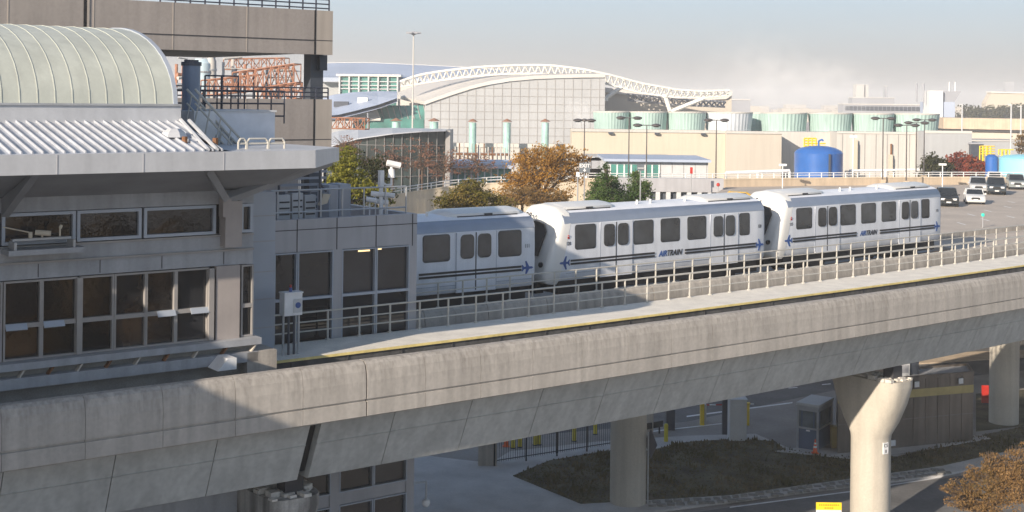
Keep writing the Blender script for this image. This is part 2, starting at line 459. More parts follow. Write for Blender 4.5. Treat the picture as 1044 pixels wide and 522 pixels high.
# white control box on legs
p = atz(296,361.5,12.52); dS = Vector((.8,.6,0))
t = thing('control_box', 'white control box on pipe legs with a small blue lamp on top', 'control box', p)
def TB(p, d=dS):
    w = Vector((d.y, -d.x, 0))
    return lambda x, y, z: tuple(p+d*x+w*y+Vector((0,0,z)))
b = MB(TB(p)); b.box(-.36,.36,-.2,.2,1.45,2.25); b.box(-.38,.38,-.22,.24,2.25,2.30); bx_ = b.build('case', M['white_plastic'], t)
b = MB(TB(p)); b.box(.0,.33,.205,.23,1.55,2.05); b.build('door', M['box_pale'], bx_)
b = MB(TB(p)); R = [[(.17+.11*math.cos(i*pi/8), y, 1.82+.11*math.sin(i*pi/8)) for i in range(16)] for y in (.23,.24)]; b.rings(R); b.build('emblem', M['logo_blue'], bx_)
for x in (-.3,-.08,.14,.32):
    b = MB(TB(p)); b.tube((x,0,0),(x,0,1.45),.045); b.build('leg', M['pipe_grey'] if x in(-.3,.32) else M['dark_steel'], t)
b = MB(TB(p)); b.tube((-.02,0,2.3),(-.02,0,2.45),.06,8); b.build('lamp', M['logo_blue'], t)
b = MB(TB(p)); b.tube((-.02,0,2.45),(-.02,0,2.55),.04,8); b.build('beacon', M['signal_red'], t)

# ================================================================== train
def car(P, ang, scale, t0, lastw, num, label, left=True, right=True, front_left=True):
    # local x along the car (0 = near side window side start), y away from camera, z up (world heights)
    u = Vector((math.sin(ang), math.cos(ang), 0)); v = Vector((-u.y, u.x, 0))
    rz = math.atan2(u.y, u.x)
    ctr = Vector((P[0], P[1], 0))+u*(t0+6.8)*scale+v*1.6
    T = thing('train_car', label, 'train car', (ctr.x, ctr.y, 11.72), rz, 'white train cars coupled together')
    W = lambda x, y, z: tuple(Vector((P[0], P[1], 0))+u*((x+t0)*scale)+v*y+Vector((0,0,z)))
    # cross-section as (y, z), near side first
    def prof(i):
        s_ = [(.12+i,12.95+i*.6),(.02+i,13.15+i*.5),(0+i,13.6),(0+i,15.0),(.03+i,15.75-i*.1)]
        return s_+[(3.2-y, z) for y, z in reversed(s_)]
    def tf(z): return -1.38+(min(max(z,12.9),16.3)-12.9)/3.4*.92
    R = []
    for d, i in ((0,.42),(.04,.25),(.14,.1),(.32,.02),(.6,0)):
        R.append([(tf(z)+d, y, z) for y, z in prof(i)])
    R.append([(.9,y,z) for y,z in prof(0)]); R.append([(14.0,y,z) for y,z in prof(0)])
    R.append([(14.72,y,z) for y,z in prof(0.01)]); R.append([(14.9,y,z) for y,z in prof(.06)]); R.append([(14.96,y,z) for y,z in prof(.2)])
    b = MB(W); b.rings(R); body = b.build('body', M['train_white'], T); autosmooth(body, 40)
    # front mask: sloping end face with raised roof brow
    b = MB(W); R = []
    outl = [(.14,12.80),(.03,13.0),(0,13.6),(0,15.0),(.03,15.75),(.25,16.25),(.7,16.55),(1.6,16.68),(2.5,16.55),(2.95,16.25),(3.17,15.75),(3.2,15.0),(3.2,13.6),(3.17,13.0),(3.06,12.80)]
    def bul(y): return .22*(1-((y-1.6)/1.6)**2)
    for d, k in ((-.30,.80),(-.28,.88),(-.20,.95),(-.08,.985),(.10,1.0),(.42,1.004)):
        ring = []
        for y, z in outl:
            yy = 1.6+(y-1.6)*k; zz = 14.6+(z-14.6)*k
            ring.append((tf(z)*(1)+d-bul(yy)+.18, yy, zz))
        R.append(ring)
    b.rings(R); fr = b.build('front', M['train_front'], T); autosmooth(fr, 40)
    def face(y, z, o=0): return (tf(14.6+(z-14.6)/.8 if False else z)-.30-bul(y)+.15-o, y, z)
    def facepanel(pts, d0, d1, name, m, par):
        b = MB(W); b.rings([[face(y, z, d) for y, z in pts] for d in (d0, d1)]); return b.build(name, m, par)
    facepanel([(.95,14.15),(.75,15.35),(.95,15.72),(1.6,15.85),(2.25,15.72),(2.45,15.35),(2.25,14.15)], -.05, .03, 'windscreen', M['train_dark'], fr)
    for y in (.62, 2.58):
        b = MB(W); c = face(y, 13.75, 0); b.tube((c[0]+.05,y,13.75),(c[0]-.06,y,13.75),.13,12); b.build('headlight', M['train_dark'], fr)
    b = MB(W); b.box(-2.1,-1.3,1.35,1.85,12.35,12.75); b.box(-1.5,-1.0,.9,2.3,12.3,12.9); b.build('coupler', M['train_dark'], T)
    b = MB(W); b.box(14.9,15.05,.9,2.3,12.9,15.3); b.box(15.0,15.3,1.3,1.9,12.35,12.75); b.build('end_door', M['train_dark'], T)
    # grey cant rail and crowned roof
    b = MB(W); band = [(.03,15.76),(.10,16.0),(.28,16.24),(.5,16.30),(2.7,16.30),(2.92,16.24),(3.1,16.0),(3.17,15.76)]
    b.rings([[(x,y,z) for y,z in band] for x in (-.42,14.85)]+[[(14.95,1.6+(y-1.6)*.94,z-.03) for y,z in band]]); o = b.build('cant_rail', M['train_band'], T); autosmooth(o, 40)
    b = MB(W); rf = [(.36,16.27),(.5,16.36),(1.0,16.46),(1.6,16.5),(2.2,16.46),(2.7,16.36),(2.84,16.27)]
    b.rings([[(x,y,z) for y,z in rf] for x in (-.42,14.8)]); rfo = b.build('roof', M['train_roof'], T); autosmooth(rfo, 40)
    for (xa, xb) in ((.1,3.3),(10.6,14.3)):
        b = MB(W); pr = [(.55,16.3),(.60,16.52),(1.1,16.66),(1.6,16.70),(2.1,16.66),(2.6,16.52),(2.65,16.3)]
        e = lambda x, k: [(x, 1.6+(y-1.6)*k, 16.3+(z-16.3)*k) for y, z in pr]
        b.rings([e(xa-.75,.25), e(xa-.35,.85), e(xa,1), e(xb,1), e(xb+.35,.85), e(xb+.7,.2)]); o = b.build('roof_unit', M['train_front'], rfo); autosmooth(o, 50)
        b = MB(W); b.box(xa+.1,xb-.1,.535,.575,16.36,16.42); b.box((xa+xb)/2-.2,(xa+xb)/2+.25,.52,.56,16.4,16.5); b.build('roof_vent', M['seam_dark'], rfo)
    for x in (5.6,6.6,9.3):
        b = MB(W); b.tube((x,1.0,16.4),(x,1.0,16.66),.07,8); b.build('antenna', M['train_front'], rfo)
    # side windows with rounded corners
    def rrect(x0,x1,z0,z1,r=.12):
        pts = []
        for cx_, cz_, a0 in ((x1-r,z1-r,0),(x0+r,z1-r,90),(x0+r,z0+r,180),(x1-r,z0+r,270)):
            for k in range(4):
                a = math.radians(a0+k*30); pts.append((cx_+r*math.cos(a), cz_+r*math.sin(a)))
        return pts
    def pane(x0,x1,z0,z1,name,m,par,d=.02,r=.12):
        b = MB(W); pts = rrect(x0,x1,z0,z1,r)
        b.rings([[(x,-d+(0 if z < 15 else .03*(z-15)),z) for x,z in pts],[(x,.05,z) for x,z in pts]]); return b.build(name, m, par)
    wins = [(.3,1.66),(4.40,5.80),(6.42,7.82),(8.48,9.9),(12.72,12.72+lastw)]
    for x0, x1 in wins:
        b = MB(W); pts = rrect(x0-.04,x1+.04,14.44,15.69,.15)
        b.rings([[(x,-.012+(0 if z < 15 else .03*(z-15)),z) for x,z in pts],[(x,.05,z) for x,z in pts]]); w = b.build('window', M['seam_dark'], T)
        pane(x0,x1,14.48,15.65,'pane',M['train_glass'],w)
    for dx in (2.0,10.28):
        d = MB(W); d.box(dx,dx+2.26,-.025,.03,12.95,15.72); dr = d.build('door', M['train_white'], T)
        for a in (.22,1.2):
            pane(dx+a,dx+a+.76,14.50,15.62,'pane',M['train_glass'],dr,.062,.2)
        b = MB(W); b.box(dx+1.07,dx+1.13,-.036,-.02,13.02,15.7); b.build('door_seal', M['seam_dark'], dr)
        for a in (-.02,2.26):
            b = MB(W); b.box(dx+a,dx+a+.03,-.03,-.01,13.02,15.72); b.build('door_jamb', M['train_band'], dr)
    # livery
    tx0, tx1 = 6.0, 8.15
    for z in (13.715,13.875):
        for xa, xb in ((-.05,tx0-.08),(tx1+.08,14.05)):
            b = MB(W)
            b.box(xa,xb,-.038,-.034,z,z+.10); b.build('stripe', M['stripe_black'], T)
    text('AIR', .42, M['logo_blue'], 'lettering', T, W(tx0+.84,-.02,13.84), u, (0,0,1), .3, 'RIGHT', bold=.008, sx=.95)
    text('TRAIN', .42, M['stripe_black'], 'lettering', T, W(tx0+.83,-.02,13.84), u, (0,0,1), .3, 'LEFT', bold=.008, sx=.95)
    for x, sg in ((-.42,-1),(14.42,1)):
        pts = [(.34,0),(.28,.05),(.1,.06),(-.06,.33),(-.14,.33),(-.08,.06),(-.2,.05),(-.29,.15),(-.34,.15),(-.3,0),(-.34,-.15),(-.29,-.15),(-.2,-.05),(-.08,-.06),(-.14,-.33),(-.06,-.33),(.1,-.06),(.28,-.05)]
        b = MB(W); b.rings([[(x+sg*a,d,13.84+c) for a,c in pts] for d in (-.02,-.008)]); b.build('plane_emblem', M['logo_blue'], T)
    b = MB(W); b.box(-.3,14.8,-.008,.02,13.30,13.325); b.build('panel_seam', M['train_band'], T)
    text(num, .26, M['seam_dark'], 'car_number', T, W(-.18,-.012,14.78), u, (0,0,1), sx=.8)
    text(num, .26, M['seam_dark'], 'car_number', T, W(14.4,-.012,14.88), u, (0,0,1), sx=.8)
    b = MB(W); b.box(-.24,-.12,-.02,-.005,15.02,15.12); b.tube((-.18,-.012,15.16),(-.18,-.012,15.2),.04,8); b.build('badge', M['signal_red'], T)
    # number on the brow of the front
    ctr_ = Vector(W(tf(15.9)-.36, 1.95, 16.08)); fn = (-u*math.cos(.26)+Vector((0,0,1))*math.sin(.26)).normalized(); 
    text(num, .46, M['stripe_black'], 'front_number', fr, ctr_-u*.34, -v, (Vector((0,0,1))*math.cos(.26)+u*math.sin(.26)), .2, bold=.01)
    # underframe
    b = MB(W); b.box(-.6,14.5,.25,2.95,12.3,12.97); b.build('underframe', M['train_dark'], T)
    for x in (2.2,11.6):
        b = MB(W); b.box(x-1.1,x+1.1,.3,2.9,11.95,12.31); bg = b.build('bogie', M['train_dark'], T)
        for dx in (-.8,.8):
            for y in (.75,2.45):
                b = MB(W); b.tube((x+dx,y-.07,12.07),(x+dx,y+.07,12.07),.33,14); b.build('wheel', M['rust'], bg)
    return T
car((-3.86,60.22), math.radians(53.3), 1.0, 6.33-14.9, 1.3, '111', 'white train car at the left, half hidden behind the glass building')
car((3.02,65.97), math.radians(50.26), 1.0, 0, .8, '120', 'middle white train car, numbered 120 on its nose')
car((16.55,77.75), math.radians(49.6), 1.055, 0, .8, '115', 'last white train car at the right, numbered 115 on its nose')
# ================================================================== station
SO = Vector((-9.0, 45.9, 0)); SU = Vector((.802,.597,0)); SW_ = Vector((.597,-.802,0))
def S(u, w, z): return tuple(SO+SU*u+SW_*w+Vector((0,0,z)))
def sp(px, py, w):      # pixel -> (u, z) on the vertical plane w of the station frame
    a, b = ab(px, py); t = a/FPX
    o = SO+SW_*w
    q = (t*o.y-o.x)/(SU.x-t*SU.y); Y = o.y+SU.y*q
    return q, CAMZ-b*Y/FPX
UL = -22.0
uR = sp(258, 250, 0)[0]
st = thing('station_building', 'grey station block with dark windows under a deep white canopy and ribbed vault', 'station', S(-4,-6,0))
def SB(): return MB(S)
z_sill = sp(100, 358.5, 0)[1]; z_head = sp(100, 281.5, 0)[1]; z_mid = sp(100, 325, 0)[1]
zc0 = sp(110, 244, 0)[1]; zc1 = sp(110, 216, 0)[1]
zwt = sp(110, 199, 0)[1]
print('station z', z_sill, z_mid, z_head, zc0, zc1, zwt, 'uR', uR)
# wall bands
b = SB(); b.box(UL,uR,-.5,0,z_head+.06,zc0-.1); b.build('wall_band', M['station_wall'], st)
b = SB(); b.box(UL,uR,-.45,.09,zc0-.62,zc0-.56); b.box(UL,uR,-.45,.05,zc0-.12,zc0-.05); b.build('ledge_trim', M['station_frame'], st)
for i in range(7):
    u = sp(228-63*i, 270, 0)[0]; b = SB(); b.box(u-.012,u+.012,-.1,.012,z_head+.1,zc0-.65); b.build('panel_joint', M['seam_dark'], st)
# hopper sashes tilted open on some windows
for xa, xb in ((5.2,27),(44,65),(159.5,178),(193.5,211.5)):
    u0 = sp(xa,322,0)[0]; u1 = sp(xb,322,0)[0]; b = SB()
    b.rings([[(u,.04,z_mid+.08),(u,.16,z_mid-.10),(u,.13,z_mid-.12),(u,.01,z_mid+.06)] for u in (u0,u1)]); b.build('open_sash', M['panel_blue'], st)
b = SB(); b.box(UL,uR,-.5,0,zc1+.1,zwt+.6); b.build('wall_top', M['station_wall'], st)
b = SB(); b.box(UL,uR,-9,-.5,z_sill-.3,zwt+.6); b.build('core', M['black_void'], st)
b = SB(); b.box(UL,uR-.1,-9,-.8,0,z_sill-.31); b.build('lower_storey', M['station_wall'], st)  # solid base added so no sun slips beneath the station
# clerestory windows
def win(par, x0, x1, pyc, w, z0, z1, fr=.07, mat_g='dark_glass', mids=(), vm=(), fm='station_frame', dep=.12):
    u0 = sp(x0, pyc, w)[0]; u1 = sp(x1, pyc, w)[0]
    b = SB(); f = fr
    b.box(u0-f,u0,w-dep,w+.04,z0-f,z1+f); b.box(u1,u1+f,w-dep,w+.04,z0-f,z1+f)
    b.box(u0,u1,w-dep,w+.04,z0-f,z0); b.box(u0,u1,w-dep,w+.04,z1,z1+f)
    for z in mids: b.box(u0,u1,w-dep,w+.035,z-.07,z+.07)
    for x in vm:
        uu = sp(x, pyc, w)[0]; b.box(uu-.04,uu+.04,w-dep,w+.037,z0,z1)
    fo = b.build('window', M[fm], par)
    b = SB(); b.box(u0,u1,w-dep,w-dep+.02,z0,z1); b.build('pane', M[mat_g], fo)
    return fo
for x0, x1 in ((-55,-5),(5,73.7),(81.5,141),(149.5,217),(247.7,254.7)):
    win(st, x0, x1, 230, 0, zc0+.08, zc1-.02, .1, fm='panel_blue')
for x0, x1 in ((-33,0),(5.2,40),(44,76.8),(83.3,113.8),(118,147),(150,177),(180.5,210.8),(247,256)):
    win(st, x0, x1, 320, 0, z_sill+.05, z_head-.03, .06, mids=(z_mid,))
for x in (76.8, 210.8):
    u = sp(x+3.2, 320, 0)[0]; b = SB(); b.box(u-.09,u+.09,-.1,.14,z_sill,z_head); b.build('mullion', M['station_frame'], st)
# right column and pilaster
u0 = sp(219, 320, 0)[0]; u1 = sp(243, 320, 0)[0]
b = SB(); b.box(u0,u1,-.3,.10,z_sill-.1,z_head+.05); b.build('column', M['station_column'], st)
u0 = sp(229, 230, .35)[0]; u1 = sp(246, 230, .35)[0]
b = SB(); b.box(u0,u1,-.1,.42,sp(238,252,.4)[1],sp(238,205,.4)[1]); b.build('pilaster', M['station_column'], st)
# sill shelf with brackets
zs = z_sill-.02
b = SB(); b.box(UL,uR+.15,-.4,.45,zs-.22,zs); b.build('sill', M['station_wall'], st)
b = SB(); b.box(UL,uR,-.4,.05,zs-1.0,zs-.22); b.build('recess', M['concrete_deck'], st)
b = SB(); b.box(UL,uR,.05,.5,zs-.78,zs-.45); b.build('lower_beam', M['station_wall'], st)
for i in range(13):
    x = 20+29.5*i-60
    if x > 256: break
    u = sp(x, 370, .3)[0]
    b = SB(); b.add([(u-.03,.2,zs-.45),(u+.03,.2,zs-.45),(u+.03,.42,zs-.45),(u-.03,.42,zs-.45),(u+.13,.2,zs-.225),(u+.19,.2,zs-.225),(u+.19,.42,zs-.225),(u+.13,.42,zs-.225)],
        [(0,1,2,3),(4,5,6,7),(0,1,5,4),(1,2,6,5),(2,3,7,6),(3,0,4,7)]); b.build('bracket', M['rust'] if i%2 else M['beige_dull'], st)
b = SB(); b.box(UL,uR,-.5,-.02,10.8,zs-1.0); b.build('base_wall', M['concrete_deck'], st)
b = SB(); u0=sp(262,365,.3)[0]; b.box(uR-.4,sp(279.5,365,.3)[0],-2.0,.5,11.6,sp(265,357,.3)[1]); b.build('plinth', M['concrete_far'], st)
# white cantilever box
u0 = sp(217,372,.9)[0]; u1 = sp(236,372,.9)[0]; z0_=sp(226,377,.9)[1]; z1_=sp(226,364,.9)[1]
b = SB(); b.add([(u0,.5,z0_+.05),(u1,.5,z0_+.05),(u1,1.3,z0_+.05),(u0+.0,1.3,z0_+.05),(u0+.35,.5,z1_),(u1,.5,z1_),(u1,1.3,z1_),(u0+.35,1.3,z1_)],
    [(0,1,2,3),(4,5,6,7),(0,1,5,4),(1,2,6,5),(2,3,7,6),(3,0,4,7)]); tag(b.build('junction_box', M['white_plastic']), 'small white wedge-shaped box fixed below the station windows', 'box')
# canopy: fascia edge at w=6
WC = 3.2
uc = sp(321, 165, WC)[0]; zf1 = sp(160, 156.3, WC)[1]; zf0 = sp(160, 175.3, WC)[1]
ut = sp(345,160,1.0)[0]; wt_ = 1.0
print('canopy', uc, zf0, zf1)
pl = [(UL-3,WC),(uc,WC),(ut,wt_),(ut-.2,-3),(UL-3,-3)]
cn = SB(); cn.rings([[(u,w,z) for u,w in pl] for z in (zf0+.25,zf1)]); cpy = cn.build('canopy', M['canopy_white'], st)
b = SB(); b.box(UL-3,uc-.01,WC-.12,WC+.03,zf0,zf1+.02)
b.build('canopy_fascia', M['canopy_white'], cpy)
b = SB(); b.rings([[(uc,WC+.03,zf0),(ut+.03,wt_,zf0+.1),(ut-.08,wt_-.1,zf0+.1),(uc-.1,WC-.1,zf0)],[(uc,WC+.03,zf1+.02),(ut+.03,wt_,zf1),(ut-.08,wt_-.1,zf1),(uc-.1,WC-.1,zf1+.02)]])
b.build('canopy_fascia', M['canopy_white'], cpy)
b = SB()
for x in (58,146,228):
    u = sp(x,165,WC)[0]; b.box(u-.012,u+.012,WC+.025,WC+.04,zf0,zf1)
b.build('fascia_joint', M['panel_grey'], cpy)
# sloping soffit from fascia down to the wall head
zsw = zwt+.02
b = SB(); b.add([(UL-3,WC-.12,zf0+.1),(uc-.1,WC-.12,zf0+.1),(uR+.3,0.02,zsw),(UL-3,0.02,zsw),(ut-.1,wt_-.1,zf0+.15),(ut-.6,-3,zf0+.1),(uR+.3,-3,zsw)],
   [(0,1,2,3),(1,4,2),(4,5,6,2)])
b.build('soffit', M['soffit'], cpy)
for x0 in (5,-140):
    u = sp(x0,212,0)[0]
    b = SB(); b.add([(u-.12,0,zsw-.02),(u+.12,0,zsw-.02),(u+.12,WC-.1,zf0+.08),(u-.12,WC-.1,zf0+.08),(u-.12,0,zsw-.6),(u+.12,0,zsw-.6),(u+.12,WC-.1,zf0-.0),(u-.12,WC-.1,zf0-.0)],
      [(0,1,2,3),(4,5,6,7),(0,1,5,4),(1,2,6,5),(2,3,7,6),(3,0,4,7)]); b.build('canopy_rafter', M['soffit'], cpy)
pc_ = (sp(230,203,.3)[0], .3, sp(230,203,.3)[1])
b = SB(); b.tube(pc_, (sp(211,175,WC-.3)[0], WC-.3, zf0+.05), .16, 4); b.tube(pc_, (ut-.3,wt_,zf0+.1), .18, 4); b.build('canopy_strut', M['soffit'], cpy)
b = SB(); b.box(pc_[0]-.15,pc_[0]+.15,.1,.45,pc_[2]-.6,pc_[2]+.1); b.build('canopy_bracket', M['station_column'], cpy)
# standing seam roof, upstand, vault
WR = -.6
zr1 = sp(80, 125, WR)[1]; zr2 = sp(80, 107.5, WR-.3)[1]
ue0 = sp(208,153,WC-.4)[0]; ue1 = sp(184,112,WR)[0]
print('roof', zr1, zr2, ue0, ue1)
b = SB(); b.add([(UL-3,WC-.02,zf1+.03),(ue0,WC-.02,zf1+.03),(ue1,WR,zr1),(UL-3,WR,zr1),(UL-3,WC-.02,zf1),(ue0,WC-.02,zf1),(ue1,WR,zf1),(UL-3,WR,zf1)],[(0,1,2,3),(4,5,6,7),(0,1,5,4),(1,2,6,5),(2,3,7,6),(3,0,4,7)])
rf = b.build('metal_roof', M['roof_metal'], st)
b = SB(); n = 110; 
for i in range(n):
    u = UL-2.8+i*.31
    if u > ue1-.1: break
    b.add([(u-.025,WC-.05,zf1+.035),(u+.025,WC-.05,zf1+.035),(u+.025,WR,zr1+.005),(u-.025,WR,zr1+.005),(u-.015,WC-.05,zf1+.11),(u+.015,WC-.05,zf1+.11),(u+.015,WR,zr1+.08),(u-.015,WR,zr1+.08)],[(4,5,6,7),(0,1,5,4),(1,2,6,5),(2,3,7,6),(3,0,4,7)])
b.build('roof_seam', M['roof_metal'], rf)
b = SB(); b.tube((ue0,WC-.1,zf1+.08),(ue1+.02,WR,zr1+.08),.07,6); b.tube((ue0+.3,WC-.1,zf1+.08),(ue1+.32,WR,zr1+.06),.07,6); b.build('roof_verge', M['canopy_white'], rf)
b = SB(); b.add([(ue0+.33,WC-.1,zf1+.03),(ue0+.8,WC-.1,zf1+.03),(ue1+.9,WR,zf1+.03),(ue1+.33,WR,zr1)],[(0,1,2,3)]); b.build('roof_gutter', M['black_void'], rf)
b = SB(); b.box(UL-3,ue1+.02,WR-.3,WR,zf1,zr2); b.build('upstand', M['canopy_white'], st)
b = SB(); b.box(UL-3,ue1+.02,WR-.5,WR+.06,zr2+.002,zr2+.07); b.build('vault_gutter', M['pipe_grey'], st)
A_, B_ = 5.9, sp(110, 31, WR-6.2)[1]-zr2
print('vault rise', B_)
def arc(u, a, h, n=20, w0=WR-.32): return [(u, w0-A_+a*math.cos(pi*i/n), zr2+.07+h*math.sin(pi*i/n)) for i in range(n+1)]
b = SB(); b.rings([arc(UL-3,A_,B_), arc(ue1-.12,A_,B_)]); o = b.build('vault', M['vault'], st); autosmooth(o, 30)
b = SB()
for i in range(50):
    u = ue1-.75-i*.56
    if u < UL-2: break
    b.rings([arc(u-.013,A_+.014,B_+.014), arc(u+.013,A_+.014,B_+.014)])
o = b.build('vault_ribs', M['vault_rib'], st)
b = SB(); b.rings([arc(ue1-.13,A_+.04,B_+.04), arc(ue1+.02,A_+.04,B_+.04)]); b.build('vault_end', M['panel_blue'], st)
b = SB(); b.box(UL-3,ut-.6,-12,-3,zf1-.5,zf1-.05); b.build('flat_roof', M['box_pale'], st)
# dark bird on roof edge / cctv arms at the left end
# service shelf with cameras on the facade ledge
u0 = sp(8,250,.8)[0]; u1 = sp(85,250,.8)[0]; zz = sp(45,259,.8)[1]
t = thing('equipment_shelf', 'pale shelf on the station facade carrying two small cameras', 'shelf', S((u0+u1)/2,.6,zz))
b = SB(); b.box(u0,u1,.1,.9,zz,zz+.16); b.build('tray', M['station_wall'], t)
b = SB()
for x in (16,76): 
    u = sp(x,245,.8)[0]; b.box(u-.04,u+.04,.2,.8,zz+.16,zz+.40)
b.box(sp(16,245,.8)[0],sp(76,245,.8)[0],.3,.5,zz+.40,zz+.47); b.build('frame', M['pipe_grey'], t)
for x, dx in ((38,.5),(42,.5)):
    pass
u = sp(43,244,.6)[0]; b = SB(); b.tube((u-.22,.6,zz+.66),(u+.22,.75,zz+.62),.085,8); b.tube((u,.6,zz+.5),(u,.6,zz+.66),.03); b.build('camera', M['beige'], t)
u = sp(31,244,.6)[0]; b = SB(); b.lathe(S(u,.6,zz+.5),[(.09,0),(.09,.4),(.12,.42),(.1,.55),(.02,.6)],10); b.v=b.v[:0]; b.f=[]
b.tube((u,.6,zz+.5),(u,.6,zz+.68),.06,8); b.tube((u,.6,zz+.66),(u-.9,.9,zz+.9),.02,6); b.build('camera', M['beige'], t)
u = sp(61,244,.6)[0]; b = SB(); b.tube((u,.6,zz+.5),(u,.6,zz+.75),.03,8); b.tube((u,.6,zz+.75),(u+.05,.6,zz+.85),.05,8); b.build('sensor', M['beige'], t)
# white vent hood on metal roof
u = sp(178,144,1.4)[0]; zb = zf1+(zr1-zf1)*(WC-1.4)/(WC-WR)
t = thing('roof_vent', 'white flashing lump with rusty pipe ends on the seamed metal roof', 'vent', S(u,1.4,zb))
b = SB(); b.rings([[(u+x*k,1.4+y*k,zb+z) for x,y in ((-.35,-.25),(.2,-.3),(.35,.1),(.05,.3),(-.3,.2))] for k,z in ((1.1,.02),(.9,.18),(.5,.3))]); b.build('hood', M['canopy_white'], t)
for dx,dw in ((.05,.7),(.2,-.2),(1.0,.9)):
    b = SB(); z_=zf1+(zr1-zf1)*(WC-1.4-dw)/(WC-WR); b.tube((u+dx,1.4+dw,z_-.1),(u+dx,1.4+dw,z_+.22),.09,8); b.build('pipe_end', M['rust'], t)
# bird on the roof at far left
def BP(px,py,w): q=sp(px,py,w); return (q[0],w,q[1])

# ================================================================== glass building right of the station
WG = -3.6
gl = thing('glass_building', 'grey panelled building with tall dark windows beside the walkway', 'building', S(4,WG-3,0))
g0 = sp(280,300,WG)[0]; g1 = sp(424.4,300,WG)[0]
ztop = sp(424,217.7,WG)[1]; zpb = sp(424,250.2,WG)[1]; zA = sp(365,498,WG)[1]; zB = sp(365,513,WG)[1]; print('zA',zA,zB); zm = sp(400,296.5,WG)[1]; zw0 = sp(400,346,WG)[1]
print('glassb', g0, g1, ztop, zpb, zm, zw0)
b = SB(); b.box(g0,g1,WG-.3,WG,zpb+.05,ztop); b.build('parapet_wall', M['panel_grey'], gl)
b = SB(); b.box(g0,g1,WG-7,WG-.31,zpb+.05,ztop-.95); b.build('roof_slab', M['panel_grey'], gl)
b = SB(); b.box(g0,g1,WG-7.3,WG-7.01,zpb+.05,ztop-.3); b.build('rear_parapet', M['panel_grey'], gl)
b = SB(); b.box(g1-.3,g1,WG-7,WG-.31,ztop-.94,ztop); b.build('side_parapet', M['panel_grey'], gl)
b = SB()
for x in (303,343.5,383.5):
    u = sp(x,235,WG)[0]; b.box(u-.02,u+.02,WG-.02,WG+.012,zpb+.05,ztop)
b.box(g0,g1,WG-.02,WG+.011,ztop-.42,ztop-.39); b.box(sp(420.5,235,WG)[0]-.02,sp(420.5,235,WG)[0]+.02,WG-.02,WG+.012,zpb,ztop)
b.build('panel_joint', M['seam_dark'], gl)
b = SB(); b.box(g0,g1,WG-7,WG-.35,0,zpb+.05); b.build('core', M['black_void'], gl)
b = SB()
for xa, xb in ((338.8,348.9),(416.4,424.4)):
    b.box(sp(xa,300,WG)[0],sp(xb,300,WG)[0],WG-.3,WG,0,zpb+.05)
b.build('pilaster', M['panel_grey'], gl)
floors = [(zm+.06, zpb), (zw0+.05, zm-.06)]
levels = [(11.6-.9, 11.6-.9+.0)]
for xa, xb in ((280.5,301.5),(304.5,338.3),(349.4,381.7),(384.5,416)):
    ua = sp(xa,300,WG)[0]; ub = sp(xb,300,WG)[0]
    for z0, z1 in ((zm+.05, zpb-.02),(zw0,zm-.05),(zA,zA+2.9),(zB-2.9,zB),(.2,max(.9,zB-3.6))):
        b = SB(); f=.05
        b.box(ua-f,ua,WG-.2,WG+.02,z0,z1); b.box(ub,ub+f,WG-.2,WG+.02,z0,z1); b.box(ua-f,ub+f,WG-.2,WG+.02,z0-f,z0); b.box(ua-f,ub+f,WG-.2,WG+.02,z1,z1+f)
        fo = b.build('window', M['panel_blue'], gl)
        b = SB(); b.box(ua,ub,WG-.18,WG-.15,z0,z1); b.build('pane', M['dark_glass'], fo)
for z0, z1 in ((zw0-.9,zw0-.06),(zA+2.96,zw0-.9),(zB+.06,zA-.06),(max(.96,zB-3.54),zB-2.96),(0,.14)):
    b = SB(); b.box(g0,g1,WG-.35,WG-.05,z0,z1); b.build('spandrel', M['panel_grey'], gl)
b = SB(); b.box(g0,g1-.31,WG-7,WG-.32,ztop-.945,ztop-.91); b.build('roof', M['far_grey'], gl)
# blue clad stair wall left of the glass building
sw = thing('clad_wall', 'pale blue panelled wall between the station column and the glass building', 'wall', S(1.2,-3,0))
ca = sp(255,300,-2.6)[0]; cb_ = sp(280,300,-2.6)[0]
zt2 = sp(270,196,-2.6)[1]
b = SB(); b.box(ca-3,cb_,-7,-2.6,0,zt2); b.build('wall', M['panel_blue'], sw)
b = SB()
for y in (220,246,277,305,334): 
    z = sp(268,y,-2.6)[1]; b.box(ca,cb_,-2.65,-2.585,z-.02,z+.02)
b.build('panel_joint', M['panel_grey'], sw)
# roof equipment on the glass building
rz_ = ztop-.905
t = thing('railing', 'thin grey railing round the flat roof of the glass building', 'railing', S((g0+g1)/2,WG-.4,rz_))
for x in (283,305,327,349,371,393,414):
    u = sp(x,205,WG-.4)[0]; b = SB(); b.tube((u,WG-.4,rz_),(u,WG-.4,rz_+2.0),.035); b.build('post', M['pipe_grey'], t)
for h in (1.15,2.0):
    b = SB(); b.tube((g0,WG-.4,rz_+h),(g1-.3,WG-.4,rz_+h),.035); b.build('rail', M['pipe_grey'], t)
for x0, x1, y0, lb in ((335.5,345,189,'left one of two tall grey cabinets on the glass building roof'),(346,357.5,188,'right one of two tall grey cabinets on the glass building roof')):
    a_ = sp(x0,205,WG-2)[0]; b_ = sp(x1,205,WG-2)[0]; zt = sp(x0,y0,WG-2)[1]
    t = thing('roof_cabinet', lb, 'cabinet', S((a_+b_)/2,WG-2.5,rz_), 0, 'grey cabinets on the roof')
    b = SB(); b.box(a_,b_,WG-3,WG-2,rz_+.1,zt); b.build('body', M['box_blue'], t)
    b = SB(); b.box(a_+.05,b_-.05,WG-2,WG-1.985,rz_+.3,zt-.12); b.build('door', M['panel_grey'], t)
    b = SB(); b.box(a_+.05,b_-.05,WG-2.9,WG-2.1,rz_,rz_+.1); b.build('foot', M['dark_steel'], t)
